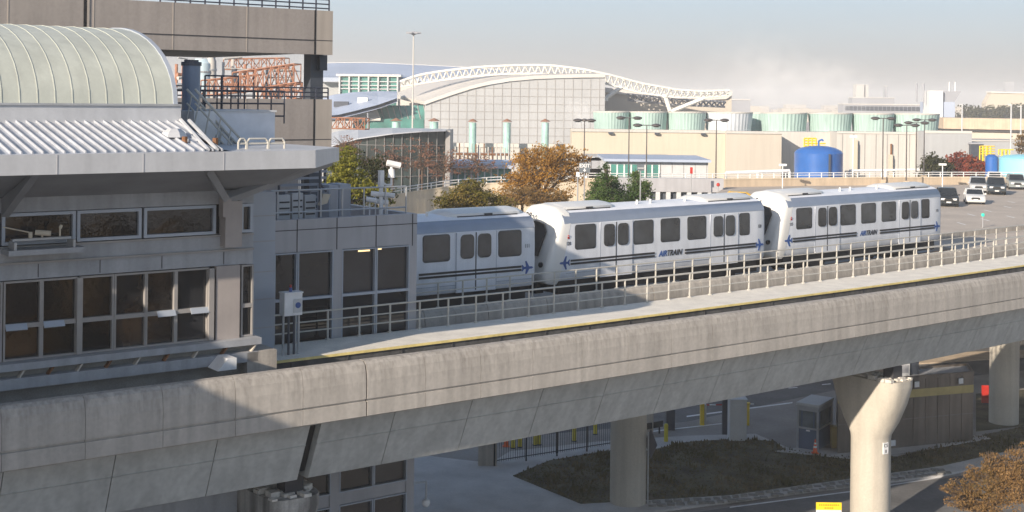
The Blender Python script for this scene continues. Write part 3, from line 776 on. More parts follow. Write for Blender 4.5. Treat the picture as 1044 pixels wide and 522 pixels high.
# condenser group with pipes
for k,(x0,x1,y0,lb) in enumerate(((284,296,199,'leftmost air conditioning unit on the glass building roof'),(298,309,197,'middle air conditioning unit on the glass building roof'),(311,322,199,'air conditioning unit on the roof nearest the tall cabinets'))):
    a_ = sp(x0,205,WG-1.5)[0]; b_ = sp(x1,205,WG-1.5)[0]; zt = sp(x0,y0,WG-1.5)[1]
    t = thing('air_conditioner', lb, 'air conditioner', S((a_+b_)/2,WG-2,rz_), 0, 'air conditioning units on the glass building roof')
    b = SB(); b.box(a_,b_,WG-2.3,WG-1.5,rz_+.15,zt); b.build('casing', M['box_pale'], t)
    for i in range(6): z = rz_+.22+i*(zt-rz_-.3)/6; b = SB(); b.box(a_+.04,b_-.04,WG-1.5,WG-1.48,z,z+.06); b.build('louvre', M['seam_dark'], t)
    b = SB(); b.tube(((a_+b_)/2,WG-1.9,zt),((a_+b_)/2,WG-1.9,zt+.12),.22,12); b.build('fan_guard', M['dark_steel'], t)
    b = SB(); b.box(a_+.03,b_-.03,WG-2.2,WG-1.6,rz_,rz_+.15); b.build('foot', M['dark_steel'], t)
t = thing('louvred_screen', 'dark slatted screen behind the roof air conditioning units', 'screen', S(sp(305,190,WG-4)[0],WG-4,rz_))
ua,ub = sp(286,190,WG-4)[0], sp(333,190,WG-4)[0]
b = SB()
for i in range(9): b.box(ua,ub,WG-4.1,WG-4,rz_+.8+i*.27,rz_+.9+i*.27)
b.build('slats', M['far_grey'], t)
for u in (ua,(ua+ub)/2,ub):
    b = SB(); b.tube((u,WG-4.15,rz_),(u,WG-4.15,rz_+3.3),.05); b.build('post', M['dark_steel'], t)
t = thing('floodlight', 'tilted flood light hanging by the rooftop mast', 'light', S(*BP(326,203,WG-1)[:2],rz_))
b = SB(); u = BP(326,203,WG-1)[0]; z = BP(326,203,WG-1)[2]
b.tube((u,WG-1,rz_),(u,WG-1,z+1.3),.05,8); b.build('post', M['dark_steel'], t)
b = SB(); b.tube((u,WG-1,z+.6),(u+.25,WG-.9,z+.3),.05,6); b.build('arm', M['dark_steel'], t)
b = SB(); b.rings([[(u+.1+a*.3,WG-.95+d,z+c*.24) for a,c in ((-.6,-1),(.5,-.7),(1,.8),(-.1,.9))] for d in (-.1,.12)]); b.build('lamp_head', M['beige'], t)
# cctv mast
t = thing('camera_mast', 'white mast with a dome camera and dish equipment on the glass building roof', 'camera mast', S(BP(388,200,WG-1)[0],WG-1,rz_))
u = BP(388.5,200,WG-1)[0]; z = BP(388,180,WG-1)[2]
b = SB(); b.tube((u,WG-1,rz_),(u,WG-1,z+.2),.09,8); b.box(u-.1,u+.08,WG-1.1,WG-.9,z-.4,z+.25); b.build('pole', M['white_plastic'], t)
b = SB(); ur = BP(399,186,WG-1)[0]; zr = BP(399,186,WG-1)[2]
b.path([(u,WG-1,z-.2),((u+ur)/2,WG-1,zr-.1),(ur,WG-1,zr-.1),(ur,WG-1,zr+.3)],.05,8); b.build('arm', M['white_plastic'], t)
b = SB(); zc=zr+.2; b.tube((ur,WG-1,zc),(ur,WG-1,zc+.35),.16,10,.12); b.tube((ur-.22,WG-1,zc+.62),(ur+.3,WG-.8,zc+.5),.13,8); b.tube((ur,WG-1,zc+.3),(ur,WG-1,zc+.6),.06,8); b.build('camera', M['white_plastic'], t)
for x,y,a in ((383,197,.22),(395,198,.16),(377,203,.14),(388,205,.18)):
    q = BP(x,y,WG-1.2); b = SB(); b.tube((q[0]-a,q[1],q[2]),(q[0]+a,q[1]+.3,q[2]-.05),.11,8); b.tube(q,(q[0],q[1],rz_),.03,5); b.build('camera', M['white_plastic'], t)
for i in range(7):
    q = BP(random.uniform(372,398),random.uniform(196,212),WG-1.3); q2 = BP(random.uniform(372,400),random.uniform(200,214),WG-1.3)
    b = SB(); b.tube(q,q2,.025,5); b.build('cable', M['dark_steel'] if i%2 else M['white_plastic'], t)
# dome camera arm low on the building corner
q = sp(423,493,WG+.1); u=q[0]; z=q[1]
t = thing('dome_camera', 'white dome camera on a bent arm at the glass building corner, low down', 'camera', S(u,WG,z-.1))
b = SB(); b.path([(u-.05,WG+.05,z),(u+.55,WG+.1,z),(u+.55,WG+.1,z-.75)],.03,6); b.build('arm', M['pipe_grey'], t)
b = SB(); c = S(u+.55,WG+.1,z-1.05); bb = MB(); bb.lathe(c,[(.05,.32),(.14,.3),(.17,.18),(.14,.06),(.05,0)],12); bb.build('dome', M['white_plastic'], t)

# ================================================================== roof top things on the station
zroof = zf1-.05
WB_ = -3.2
x0=sp(195,130,WB_)[0]; x1=sp(217,130,WB_)[0]; x2=sp(279,130,WB_)[0]; zt=sp(240,113.5,WB_)[1]
t = thing('roof_plant_room', 'pale metal plant box with a service stair on the station roof', 'plant room', S((x0+x2)/2,WB_-1,zroof))
b = SB(); b.box(x0,x1-.01,WB_-2.5,WB_+.25,zroof,zt); b.build('side_box', M['paint_white'], t)  # whiter than the wall: sunlight on this side is put into the colour
b = SB(); b.box(x1,x2,WB_-2.5,WB_+.1,zroof,zt-.02); b.build('wall', M['plant_wall'], t)
b = SB(); b.box(x1-.05,x2+.05,WB_-2.6,WB_+.15,zt-.02,zt+.05); b.build('lid', M['box_pale'], t)
wS = WB_+.9
p0 = BP(199,91,wS); p1 = BP(251,148,wS)
t = thing('service_stair', 'steep metal stair with pale handrails down the front of the plant box', 'stair', S(p1[0],wS,zroof))
for d in (0,.75):
    b = SB(); b.tube((p0[0],wS-d,p0[2]),(p1[0],wS-d,p1[2]),.045,6); b.tube((p0[0],wS-d,p0[2]-.5),(p1[0]-.05,wS-d,p1[2]-.5),.035,6); b.build('handrail', M['rail_paint'], t)
    b = SB(); b.tube((p0[0]-.3,wS-d,p0[2]-1.1),(p1[0]-.5,wS-d,p1[2]-.85),.08,4); b.build('stringer', M['pipe_grey'], t)
    b = SB()
    for i in range(5):
        f = (i+.5)/5; b.tube((p0[0]+(p1[0]-p0[0])*f,wS-d,p0[2]+(p1[2]-p0[2])*f),(p0[0]+(p1[0]-p0[0])*f-.2,wS-d,p0[2]+(p1[2]-p0[2])*f-1.0),.03,5)
    b.build('baluster', M['rail_paint'], t)
b = SB()
for i in range(10):
    f = (i+.5)/10; uu=p0[0]-.25+(p1[0]-p0[0]-.2)*f; z=p0[2]-1.05+(p1[2]-p0[2]+.2)*f; b.box(uu-.1,uu+.1,wS-.75,wS,z,z+.03)
b.build('tread', M['pipe_grey'], t)
# guard loops
wL = 1.2
t = thing('guard_rail', 'looped white guard rails at the canopy edge above the right corner', 'guard rail', S(sp(262,150,wL)[0],wL,zf1))
for xa, xb in ((243,251),(252,273),(274,290)):
    for w in (wL,wL-.9):
        ua,ub = sp(xa,147,w)[0], sp(xb,147,w)[0]; zt_=sp(xa,141.5,w)[1]
        b = SB(); b.path([(ua,w,zf1),(ua,w,zt_-.1),(ua+.08,w,zt_),(ub-.08,w,zt_),(ub,w,zt_-.1),(ub,w,zf1)],.035,6); b.build('loop', M['rail_paint'], t)
        b = SB(); b.tube((ua,w,(zf1+zt_)/2),(ub,w,(zf1+zt_)/2),.025,5); b.build('mid_rail', M['rail_paint'], t)
# duct stack
q0 = BP(194.5,120,-5); q1 = BP(194.5,67,-5)
t = thing('duct_stack', 'blue-grey cylindrical flue with a dark cap behind the vault', 'flue', S(q0[0],-5,zroof))
b = MB(); c = Vector(S(q0[0],-5,0)); r_ = .34
b.lathe((c.x,c.y,zroof),[(r_,0),(r_,q1[2]-zroof)],16); o=b.build('pipe', M['duct'], t); autosmooth(o)
b = MB(); b.lathe((c.x,c.y,q1[2]),[(r_*1.12,0),(r_*1.12,.14),(r_*.8,.15),(r_*.8,.22)],16); b.build('cap', M['dark_steel'], t)
# dark railing on the roof edge behind
wD = -6.5
t = thing('railing', 'dark steel roof railing behind the plant box and flue', 'railing', S(sp(215,100,wD)[0],wD,zroof))
ua, ub = sp(178,95,wD)[0], sp(290,95,wD)[0]; zt_=sp(200,92,wD)[1]
for i in range(9):
    u = ua+(ub-ua)*i/8; b=SB(); b.tube((u,wD,zt_-1.3),(u,wD,zt_),.03); b.build('post', M['dark_rail'], t)
for d in (0,.5,1.0):
    b=SB(); b.tube((ua,wD,zt_-d),(ub,wD,zt_-d),.035); b.build('rail', M['dark_rail'], t)
for xa,xb,ya in ((209,243,77),):
    t = thing('pipe_gantry', 'dark square pipe frame standing on the station roof', 'gantry', S(sp(226,90,wD)[0],wD-.5,zroof))
    ua,ub=sp(xa,90,wD-.5)[0],sp(xb,90,wD-.5)[0]; zz=sp(xa,ya,wD-.5)[1]
    b=SB(); b.path([(ua,wD-.5,zroof),(ua,wD-.5,zz),(ub,wD-.5,zz),(ub,wD-.5,zroof)],.035,6); b.tube(((ua+ub)/2,wD-.5,zroof),((ua+ub)/2,wD-.5,zz),.05); b.build('frame', M['dark_rail'], t)

# ================================================================== parking ramp structure behind the station
WP = -15
pk = thing('ramp_structure', 'brown-grey concrete ramp building with stacked parapet bands behind the station', 'building', S(0,WP-4,0))
pe = sp(339,40,WP)[0]; pe2 = sp(322,40,WP)[0]
zb1 = sp(300,54.8,WP)[1]; zt1 = sp(300,9.2,WP)[1]; zb2 = sp(300,147,WP)[1]-.1; zt2_ = sp(300,101,WP)[1]
print('ramp', pe, zb1, zt1, zb2, zt2_)
pj = sp(88,30,WP)[0]
for zb, zt, ul in ((zb1,zt1,-30),(zb2-.6,zt2_,-30)):
    b = SB(); b.box(ul,pe2-.06,WP-.35,WP,zb,zt); b.build('parapet_band', M['ramp_concrete'], pk)
    b = SB(); b.box(pe2,pe,WP-.35,WP+.02,zb,zt); b.build('end_panel', M['ramp_end'], pk)
    b = SB(); b.box(pe2-.06,pe2,WP-.35,WP-.1,zb,zt)
    z=zb+(zt-zb)*.32; b.box(ul,pe,WP-.05,WP+.025,z-.02,z+.02); b.build('joint', M['seam_dark'], pk)
    for i in range(8):
        u = pe2-3.62*(i+1); b = SB(); b.box(u-.025,u+.025,WP-.01,WP+.012,zb,zt); b.build('panel_joint', M['ramp_end'], pk)
    b = SB(); b.box(pe2-.09,pe2-.005,WP-.01,WP+.03,zb,zt); b.build('end_joint', M['black_void'], pk)
    b = SB(); b.box(ul,pe-.3,WP-14,WP-.35,zb+.1,zb+.5); b.build('floor_slab', M['concrete_deck'], pk)
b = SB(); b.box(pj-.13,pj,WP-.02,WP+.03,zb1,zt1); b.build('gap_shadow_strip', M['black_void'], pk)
b = SB(); b.box(pj+.02,pj+.12,WP-.02,WP+.03,zb1,zt1); b.build('pilaster_strip', M['ramp_end'], pk)
for u_ in (sp(322,80,WP-1)[0], sp(322,80,WP-1)[0]-14.5):
    b = SB(); b.box(u_-.35,u_+.35,WP-1.6,WP-.9,0,zb1+.15); b.build('column', M['dark_steel'], pk)
b = SB(); u_=sp(331,66,WP-.5)[0]; b.box(u_-.2,u_+.2,WP-1.3,WP-.6,zb1-.75,zb1); b.build('corbel', M['dark_steel'], pk)
for ztp, lab, uu0 in ((zt1,'dark railing on the top edge of the concrete ramp building',sp(165,5,WP)[0]),(zt2_,'dark railing on the lower parapet of the concrete ramp building',sp(178,95,WP)[0])):
    t = thing('railing', lab, 'railing', S((uu0+pe)/2,WP-.2,ztp))
    n = 12
    for i in range(n+1):
        u = uu0+(pe-.1-uu0)*i/n; b=SB(); b.tube((u,WP-.2,ztp),(u,WP-.2,ztp+.55),.04); b.build('post', M['dark_rail'], t)
    for d in (.12,.33,.55):
        b=SB(); b.tube((uu0,WP-.2,ztp+d),(pe-.1,WP-.2,ztp+d),.035); b.build('rail', M['dark_rail'], t)
b = SB(); b.box(-30,pe-1.5,WP-14,WP-.5,0,zb2-.65); b.build('lower_wall', M['ramp_concrete'], pk)  # added to fill the open level and keep sun off the paving
# orange lattice booms beyond
def boom(name, label, pa, pb, wid, D, ng, m='orange_steel', rr=.055, grp='orange lattice frames beyond the ramp'):
    A = atD(*pa, D); B = atD(*pb, D); t = thing(name, label, 'lattice frame', (A.x, A.y, min(A.z,B.z)-wid), 0, grp)
    dz_ = Vector((0,0,-wid)); dy = Vector((.3,wid*.9,0))
    L_ = [A, A+dz_, A+dy, A+dz_+dy]; E_ = [B, B+dz_, B+dy, B+dz_+dy]
    b = MB()
    for a, c in zip(L_, E_): b.tube(a, c, rr, 4)
    b.build('chords', M[m], t)
    b = MB()
    for i in range(ng+1):
        f = i/ng
        P = [a.lerp(c, f) for a, c in zip(L_, E_)]
        for x, y in ((0,1),(2,3),(0,2),(1,3)): b.tube(P[x], P[y], rr*.8, 4)
        if i < ng:
            Q = [a.lerp(c, (i+1)/ng) for a, c in zip(L_, E_)]
            if i % 2: b.tube(P[0],Q[1],rr*.8,4); b.tube(P[2],Q[3],rr*.8,4)
            else: b.tube(P[1],Q[0],rr*.8,4); b.tube(P[3],Q[2],rr*.8,4)
    b.build('bracing', M[m], t); return t
boom('lattice_boom','long orange lattice boom rising to the right under the ramp deck',(237,74),(300,65),1.6,105,8)
boom('lattice_boom','lower orange lattice boom leaning behind the dark railing',(205,82),(262,76),1.3,112,7)
boom('lattice_boom','short orange lattice boom just left of the ramp column',(262,90),(302,84),1.2,100,5)
boom('lattice_boom','orange lattice boom low beside the curved white roof',(338,120),(372,121),.95,118,5)
boom('lattice_boom','faded orange lattice mast seen beneath the upper concrete band',(228,60),(290,59),1.0,125,8)
for k,(x,y0,y1,r,mm,lb) in enumerate(((206,60,86,.95,'pale_cylinder','fat pale blue tank beyond the ramp deck'),(215.5,58,86,.45,'offwhite','white cylindrical column beyond the ramp deck'))):
    p = atD(x,y0,115); t = thing('process_column', lb, 'column', (p.x,p.y,0)); b=MB(); b.lathe((p.x,p.y,0),[(r,0),(r,p.z-.4),(r*.6,p.z)],16); o=b.build('shell',M[mm],t); autosmooth(o)
    b=MB(); b.lathe((p.x,p.y,p.z-1.2),[(r+.06,0),(r+.06,.15)],16); b.build('hoop',M['pipe_grey'],t)
# plant yard clutter beyond the ramp: pipe racks
for k,(xa,xb,y0,y1,D,lb) in enumerate(((180,204,56,104,120,'tangle of grey pipes left of the pale tank'),(218,262,56,98,122,'grey pipe rack between the orange booms'),(262,312,70,98,128,'blue-grey pipe rack behind the ramp column'))):
    A=atD(xa,y0,D);B=atD(xb,y1,D); t=thing('pipe_rack',lb,'pipe rack',((A.x+B.x)/2,D,0),0,'pipe racks in the plant yard')
    for i in range(7):
        x=A.x+(B.x-A.x)*i/6; b=MB(); b.tube((x,D+(i%3),0),(x,D+(i%3),random.uniform(.4,1)*(A.z-B.z)+B.z),.14,6); b.build('post',M[random.choice(['pipe_grey','dark_steel','orange_steel','offwhite'])],t)
    for i in range(9):
        z=B.z+(A.z-B.z)*random.random(); xa_=A.x+random.random()*(B.x-A.x)*.5; b=MB(); b.tube((xa_,D-.3,z),(xa_+random.uniform(.3,.6)*(B.x-A.x),D-.3+random.random(),z+random.uniform(-.2,.2)),random.choice([.07,.12,.2]),6); b.build('pipe',M[random.choice(['pipe_grey','box_pale','dark_steel','offwhite','orange_steel'])],t)
# unseen garage block added as an occluder, to shade the guideway's left end
t = thing('shade_garage', 'unseen garage block beyond the left edge, added to shade the guideway end', 'garage', (-30, 0, 0))
for z0, z1 in ((0,1.2),(4.2,5.4),(8.6,9.8),(12.9,14.2),(19.5,20.9)):
    b = MB(); b.prism([(-21.9+.124*(31-31),31),(-25.5,2),(-60,2),(-60,31)], z0, z1); b.build('parapet_band', M['ramp_concrete'], t)
b = MB(); b.prism([(-22.6,30.5),(-26,2.5),(-59,2.5),(-59,30.5)], 0, 16.4); b.build('core', M['concrete_deck'], t)

# two lit ceiling strips just behind the glass of the walkway building, upper bays
for xa,xb,y in ((365,377,256),(383,389,254)):
    q=sp(xa,y,WG-.15); q2=sp(xb,y,WG-.15); b=SB(); b.box(q[0],q2[0],WG-.148,WG-.14,q[1]-.03,q[1]+.03); b.build('ceiling_light', mat('warm_strip',(1,.72,.35),.5,emit=1.2), gl)
# unseen trees added right of the view, only to be reflected in the station glass
b=MB(); rr=random.Random(77)
for i in range(26):
    x=rr.uniform(28,70); y=rr.uniform(-25,12); h=rr.uniform(5,11); b.lathe((x,y,0),[(1,0),(2.5,h*.4),(3.4,h*.6),(2.8,h*.8),(1.0,h)],9)
o=b.build('reflection_trees', M['leaf_brown']); tag(o,'unseen belt of autumn trees, added for the station glass to reflect','tree belt',kind='stuff')
# ================================================================== ground level
def gz(px, py, z=0): v = atz(px, py, z); return (v.x, v.y)
def flat(name, pts, z0, z1, m, k='structure'):
    b = MB(); b.prism(pts, z0, z1); return kind(b.build(name, M[m]), k)
def sheet(name, pts, z, m):
    b = MB(); b.add([(x,y,z) for x,y in pts], [tuple(range(len(pts)))]); return kind(b.build(name, M[m]), 'structure')
sheet('ground', [(-4000,-60),(4000,-60),(4000,8000),(-4000,8000)], 0, 'asphalt_pale')
sheet('road', [gz(300,640),gz(560,640),gz(640,533),gz(745,517),gz(868,500),gz(960,488),gz(1200,452),gz(1400,560),gz(1300,700)], .004, 'asphalt')
# white edge line and paved sidewalk
sheet('road_marking', [gz(744,516.8),gz(866,500.8),gz(960,486),gz(960,487),gz(866,502),gz(744,518)], .010, 'paint_white')
isl = [gz(523,487.5),gz(560,472),gz(618,462),gz(660,462),gz(700,453),gz(745,450),(gz(790,452)),gz(800,461),gz(850,468),gz(915,468),gz(1000,446),gz(1080,430),gz(1090,448),gz(960,477),gz(868,490),gz(744,507),gz(660,512),gz(592,516)]
flat('sidewalk', [gz(380,640),gz(330,470),gz(430,466),gz(500,474),gz(520,462),gz(610,452),gz(700,446),gz(770,444),gz(812,462),gz(930,463),gz(1100,428),gz(1110,452),gz(962,486),gz(868,497),gz(745,513),gz(640,527),gz(560,600)], .004, .12, 'paving')
flat('grass_island', isl, .121, .16, 'grass_base')
# kerb stones along the island edge: one mosaic strip
b = MB(); random.seed(3)
edge = [gz(655,513),gz(744,508),gz(868,491),gz(962,479)]
for (xa,ya),(xb,yb) in zip(edge, edge[1:]):
    n = int(math.hypot(xb-xa,yb-ya)/.55)
    for i in range(n):
        for r in range(2):
            f=(i+.5+random.uniform(-.15,.15))/n; x=xa+(xb-xa)*f+r*.15; y=ya+(yb-ya)*f-r*.6-.35; a=random.uniform(.15,.24)
            b.box(x-a,x+a,y-a*.8,y+a*.8,.121,.121+random.uniform(.03,.12))
tag(b.build('cobbles', M['stone']), 'rough stone blocks set along the island kerb', 'cobbles', kind='stuff')
# grass blades and fallen leaves on the island
def inside(p, poly):
    c = False; j = len(poly)-1
    for i in range(len(poly)):
        if (poly[i][1]>p[1]) != (poly[j][1]>p[1]) and p[0] < (poly[j][0]-poly[i][0])*(p[1]-poly[i][1])/(poly[j][1]-poly[i][1])+poly[i][0]: c = not c
        j = i
    return c
b = MB(); xs=[p[0] for p in isl]; ys=[p[1] for p in isl]; n=0
while n < 15000:
    x=random.uniform(min(xs),max(xs)); y=random.uniform(min(ys),max(ys))
    if not inside((x,y),isl): continue
    if math.sin(x*.7)*math.cos(y*.5+x*.2)+random.uniform(-1,1) < -.25: n+=1; continue
    a=random.uniform(.03,.10); h=random.uniform(.04,.16)*(2.4 if math.sin(x*1.9)*math.sin(y*1.3)>.55 else 1); t=random.uniform(0,pi); cx_,cy_=math.cos(t)*a,math.sin(t)*a
    b.add([(x-cx_,y-cy_,.155),(x+cx_,y+cy_,.155),(x+random.uniform(-.06,.06),y+random.uniform(-.06,.06),.16+h)],[(0,1,2)]); n+=1
tag(b.build('grass', M['leaf_grass']), 'patchy dark grass and fallen leaves on the island', 'grass', kind='stuff')
flat('booth_pad', [gz(790,463),gz(812,459.5),gz(905,460),gz(1000,446),gz(1010,450),gz(940,462),gz(868,471),gz(830,467)], .161, .20, 'paving')
# roads beyond
sheet('road', [gz(380,440),gz(500,448),gz(700,430),gz(850,398),gz(1100,372),gz(1100,345),gz(850,352),gz(500,400)], .004, 'asphalt')
for pts in ([(470,447),(560,436),(560,438),(470,449)],[(700,424),(808,410),(808,411.2),(700,425.4)],[(660,440),(740,431),(740,432),(660,441)]):
    sheet('road_marking', [gz(*p) for p in pts], .010, 'paint_white')
for i in range(7):
    x0=770+i*34; y=399-i*3.6
    sheet('road_marking', [gz(x0,y),gz(x0+9,y-.8),gz(x0+9,y),gz(x0,y+.8)], .010, 'paint_white')
flat('median', [gz(560,430),gz(700,415),gz(700,413),gz(560,428)], .005, .12, 'paving')
flat('sidewalk', [gz(930,372),gz(1060,364),gz(1060,357),gz(930,362)], .005, .10, 'wall_tan')
flat('grass_verge', [gz(995,440),gz(1080,430),gz(1080,395),gz(995,402)], .006, .05, 'grass_base')

# iron fence
fa = Vector((*gz(504,477),.12)); fb = Vector((*gz(628,457.5),.12))
t = thing('iron_fence', 'black iron bar fence under the guideway beside the pier', 'fence', fa)
L_ = (fb-fa).length; dv = (fb-fa).normalized()
for i in range(5):
    p = fa+dv*(L_*i/4); b=MB(); b.box(p.x-.05,p.x+.05,p.y-.05,p.y+.05,.12,2.25); b.build('post', M['black_iron'], t)
b = MB()
for z in (.3,2.0): b.tube(fa+Vector((0,0,z)), fb+Vector((0,0,z)), .03, 4)
b.build('rail', M['black_iron'], t)
b = MB(); n=int(L_/.16)
for i in range(n): p=fa+dv*(L_*i/n); b.tube((p.x,p.y,.3),(p.x,p.y,2.15),.014,4)
b.build('bars', M['black_iron'], t)
# bollards
def bollard(px, py, lb, h=1.25, r=.13):
    x,y = gz(px,py,.12); t=tag(None or thing('bollard', lb, 'bollard', (x,y,.0), 0, 'yellow safety bollards'), None, None)
    b=MB(); b.lathe((x,y,0),[(r,0),(r,h-.08),(r*.7,h)],12); b.build('post', M['bollard_yellow'], t)
    b=MB(); b.lathe((x,y,.004),[(r*1.4,0),(r*1.4,.04),(r,.05)],12); b.build('collar', M['dark_steel'], t)
for px,py,lb in ((679,450,'yellow bollard standing alone right of the shaded pier'),(585.5,448,'yellow bollard behind the fence, nearest the shaded pier'),(545.5,452,'right one of a close pair of yellow bollards behind the fence'),(549.5,451.5,'yellow bollard just right of the close pair behind the fence'),(607,441,'yellow bollard half hidden where fence and pier meet'),(530,454,'yellow bollard behind the fence second from the red cone'),(523,455,'yellow bollard behind the fence next to the red cone')):
    bollard(px,py,lb)
def cone(px,py,lb,s=1.0,z=.12,stripe=True):
    x,y=gz(px,py,z); t=thing('traffic_cone', lb, 'traffic cone', (x,y,z),0,'orange traffic cones')
    b=MB(); b.box(x-.2*s,x+.2*s,y-.2*s,y+.2*s,z,z+.04); b.build('base', M['cone_orange'], t)
    b=MB(); b.lathe((x,y,z+.041),[(.15*s,0),(.035*s,.8*s),(.02*s,.82*s)],14); b.build('body', M['cone_orange'], t)
    if stripe:
        for a,c in ((.3,.42),(.52,.62)):
            b=MB(); r=lambda q:(.15-.115*q/.8)*s+.004; b.lathe((x,y,z+.041),[(r(a),a*s),(r(c),c*s)],14); b.build('band', M['white_plastic'], t)
cone(831,462,'orange and white traffic cone in front of the booth',1.0,.2)
cone(516,455,'red cone behind the iron fence',1.1,.004,False)
# stub block by fence
x,y=gz(497,473,.12)
tag(MB().box(x-.55,x+.55,y-.4,y+.6,.0,1.5).build('concrete_block', M['concrete_far']), 'low concrete block beside the end of the iron fence', 'block')
# gate cabinet, gate posts, barrier
def post_box(px0,px1,pyb,pyt,m,name,lb,cat,dep=.6,cap=None):
    p0=gz(px0,pyb,.12); p1=gz(px1,pyb,.12); D=p0[1]; zt=CAMZ-ab(px0,pyt)[1]*D/FPX
    t=thing(name,lb,cat,((p0[0]+p1[0])/2,D,0)); b=MB(); b.box(p0[0],p1[0],D,D+dep,0,zt); b.build('body',M[m],t)
    b=MB(); b.box(p0[0]-.05,p1[0]+.05,D-.05,D+dep+.05,zt,zt+.06); b.build('cap',M[cap or m],t)
    b=MB(); b.box(p0[0]+.1*(p1[0]-p0[0]),p1[0]-.1*(p1[0]-p0[0]),D-.02,D-.001,.35,zt-.3); b.build('door',M[m],t); return t
post_box(744,761,450,408,'box_pale','utility_cabinet','tall pale grey cabinet standing at the gate lane','cabinet',1.0)
post_box(736.5,742.5,443,408,'dark_steel','gate_post','dark post directly left of the tall pale cabinet','post',.3)
post_box(761.5,764,432,412,'safety_yellow','gate_post','narrow yellow gate post right of the tall cabinet','post',.3)
post_box(714,718,432,410,'safety_yellow','gate_post','yellow and dark gate post left of the barrier arm','post',.3)
post_box(679.5,688,437,410,'dark_steel','gate_column','dark column behind the lone yellow bollard','column',.6)
post_box(660,666,442,415,'concrete_far','gate_column','grey column against the shaded round pier','column',.6)
A=Vector((*gz(718,432,.12),1.25)); B=Vector((*gz(770,432,.12),1.3))
t=thing('barrier_gate','red and white barrier arm across the gate lane','barrier',(A.x,A.y,0))
b=MB(); b.box(A.x-.2,A.x+.2,A.y+.4,A.y+.8,0,1.3); b.build('housing',M['box_pale'],t)
for i in range(8):
    p=A.lerp(B,i/8)+Vector((0,.6,0)); q=A.lerp(B,(i+1)/8)+Vector((0,.6,0)); b=MB(); b.tube(p,q,.05,4); b.build('arm_section',M['signal_red' if i%2==0 else 'white_plastic'],t)
A=Vector((*gz(640,447,.12),.7)); B=Vector((*gz(676,440,.12),.7))
t=thing('guard_barrier','low dark guard rail beside the shaded pier','guard rail',(A.x,A.y,0))
b=MB(); b.rings([[(A.x,A.y+d,z) for d,z in ((0,.45),(.1,.45),(.1,.85),(0,.85))],[(B.x,B.y+d,z) for d,z in ((0,.45),(.1,.45),(.1,.85),(0,.85))]]); b.build('beam',M['black_iron'],t)
for f in (.1,.5,.9):
    p=A.lerp(B,f); b=MB(); b.tube((p.x,p.y+.15,0),(p.x,p.y+.15,.8),.06); b.build('post',M['black_iron'],t)
# diamond sign seen from its back
x,y=gz(660.3,514,.12); D=y
zt=CAMZ-ab(662,452)[1]*D/FPX
t=thing('diamond_sign','diamond road sign seen from behind next to the shaded pier','road sign',(x,y,.12))
b=MB(); b.tube((x,y,.1),(x,y,zt+.6),.045,8); b.build('pole',M['pipe_grey'],t)
b=MB(); b.rings([[(x+a*.30+.12,y-.06-a*.35+d*.0,zt+c*.78) for a,c in ((0,-1),(1,0),(0,1),(-1,0))],[(x+a*.30+.15,y-.03-a*.35,zt+c*.78) for a,c in ((0,-1),(1,0),(0,1),(-1,0))]]); b.build('sign_plate',M['sign_back'],t)
# yellow and white lane sign at the bottom
D=66.0; p=atD(845,512.3,D); w=.63
t=thing('lane_sign','yellow and white board with orange lettering at the bottom edge','sign',(p.x,p.y,0))
b=MB(); b.box(p.x-w,p.x+w,D-.02,D+.02,p.z-.37,p.z); b.build('yellow_panel',M['sign_yellow'],t)
b=MB(); b.box(p.x-w,p.x+w,D-.018,D+.018,.45,p.z-.37); b.build('white_panel',M['white_plastic'],t)
b=MB(); random.seed(5)
for zz,x0,x1 in ((.12,-.5,.45),(.27,-.22,.2)):
    x=x0
    while x<x1: a=random.uniform(.04,.09); b.box(p.x+x,p.x+x+a,D-.026,D-.0205,p.z-zz-.035,p.z-zz+.035); x+=a+.03
b.build('orange_lettering',M['sign_orange'],t)
for s_ in (-.5,.5):
    b=MB(); b.tube((p.x+s_,D+.06,0),(p.x+s_,D+.06,p.z-.1),.03); b.build('leg',M['pipe_grey'],t)
# booth
A=Vector((*gz(813,459,.2),.2)); B=Vector((*gz(829.5,461,.2),.2)); C_=Vector((*gz(851,457.5,.2),.2))
ux=(B-A).normalized(); lx=(B-A).length*1.0
vx=Vector((-ux.y,ux.x,0)); 
# front-left face A-B, right face B-C
def BT(x,y,z): return tuple(A+ux*x+vx*y+Vector((0,0,z)))
rd=(C_-B); 
a0=A; e1=(B-A); e2=(C_-B)
# make it rectangular: long side along e1 direction skewed 35 degrees
th_=math.radians(-33); ex=Vector((math.cos(th_),math.sin(th_),0)); ey=Vector((-ex.y,ex.x,0))
bw=1.3; bl=2.5
Bc=Vector((*gz(833.5,459.6,.2),.2))
def BT(x,y,z): return tuple(Bc-ex*x+ey*y+Vector((0,0,z)))
H_=2.8
t=thing('ticket_booth','small blue booth with big windows and a flat pale roof','booth',BT(.6,.9,0))
b=MB(BT); b.box(0,bw,0,bl,0,1.25); b.build('lower_wall',M['booth_blue'],t)
b=MB(BT)
for x,y in ((0,0),(bw,0),(0,bl),(bw,bl)): b.box(x-.06,x+.06,y-.06,y+.06,0,H_-.1)
b.box(-.03,bw+.03,-.03,bl+.03,H_-.42,H_-.1); b.box(-.03,bw+.03,-.03,bl+.03,1.25,1.36); b.build('frame',M['booth_frame'],t)
b=MB(BT); b.box(.02,bw-.02,.02,bl-.02,1.36,H_-.42); b.build('window',M['booth_glass'],t)
b=MB(BT); b.box(.22,.30,-.03,.01,1.36,H_-.42); b.box(bw-.3,bw-.22,-.03,.01,1.36,H_-.42); b.box(-.03,.01,.25,.33,1.36,H_-.42); b.box(-.03,.01,bl-.33,bl-.25,1.36,H_-.42);b.build('mullion',M['booth_blue'],t)
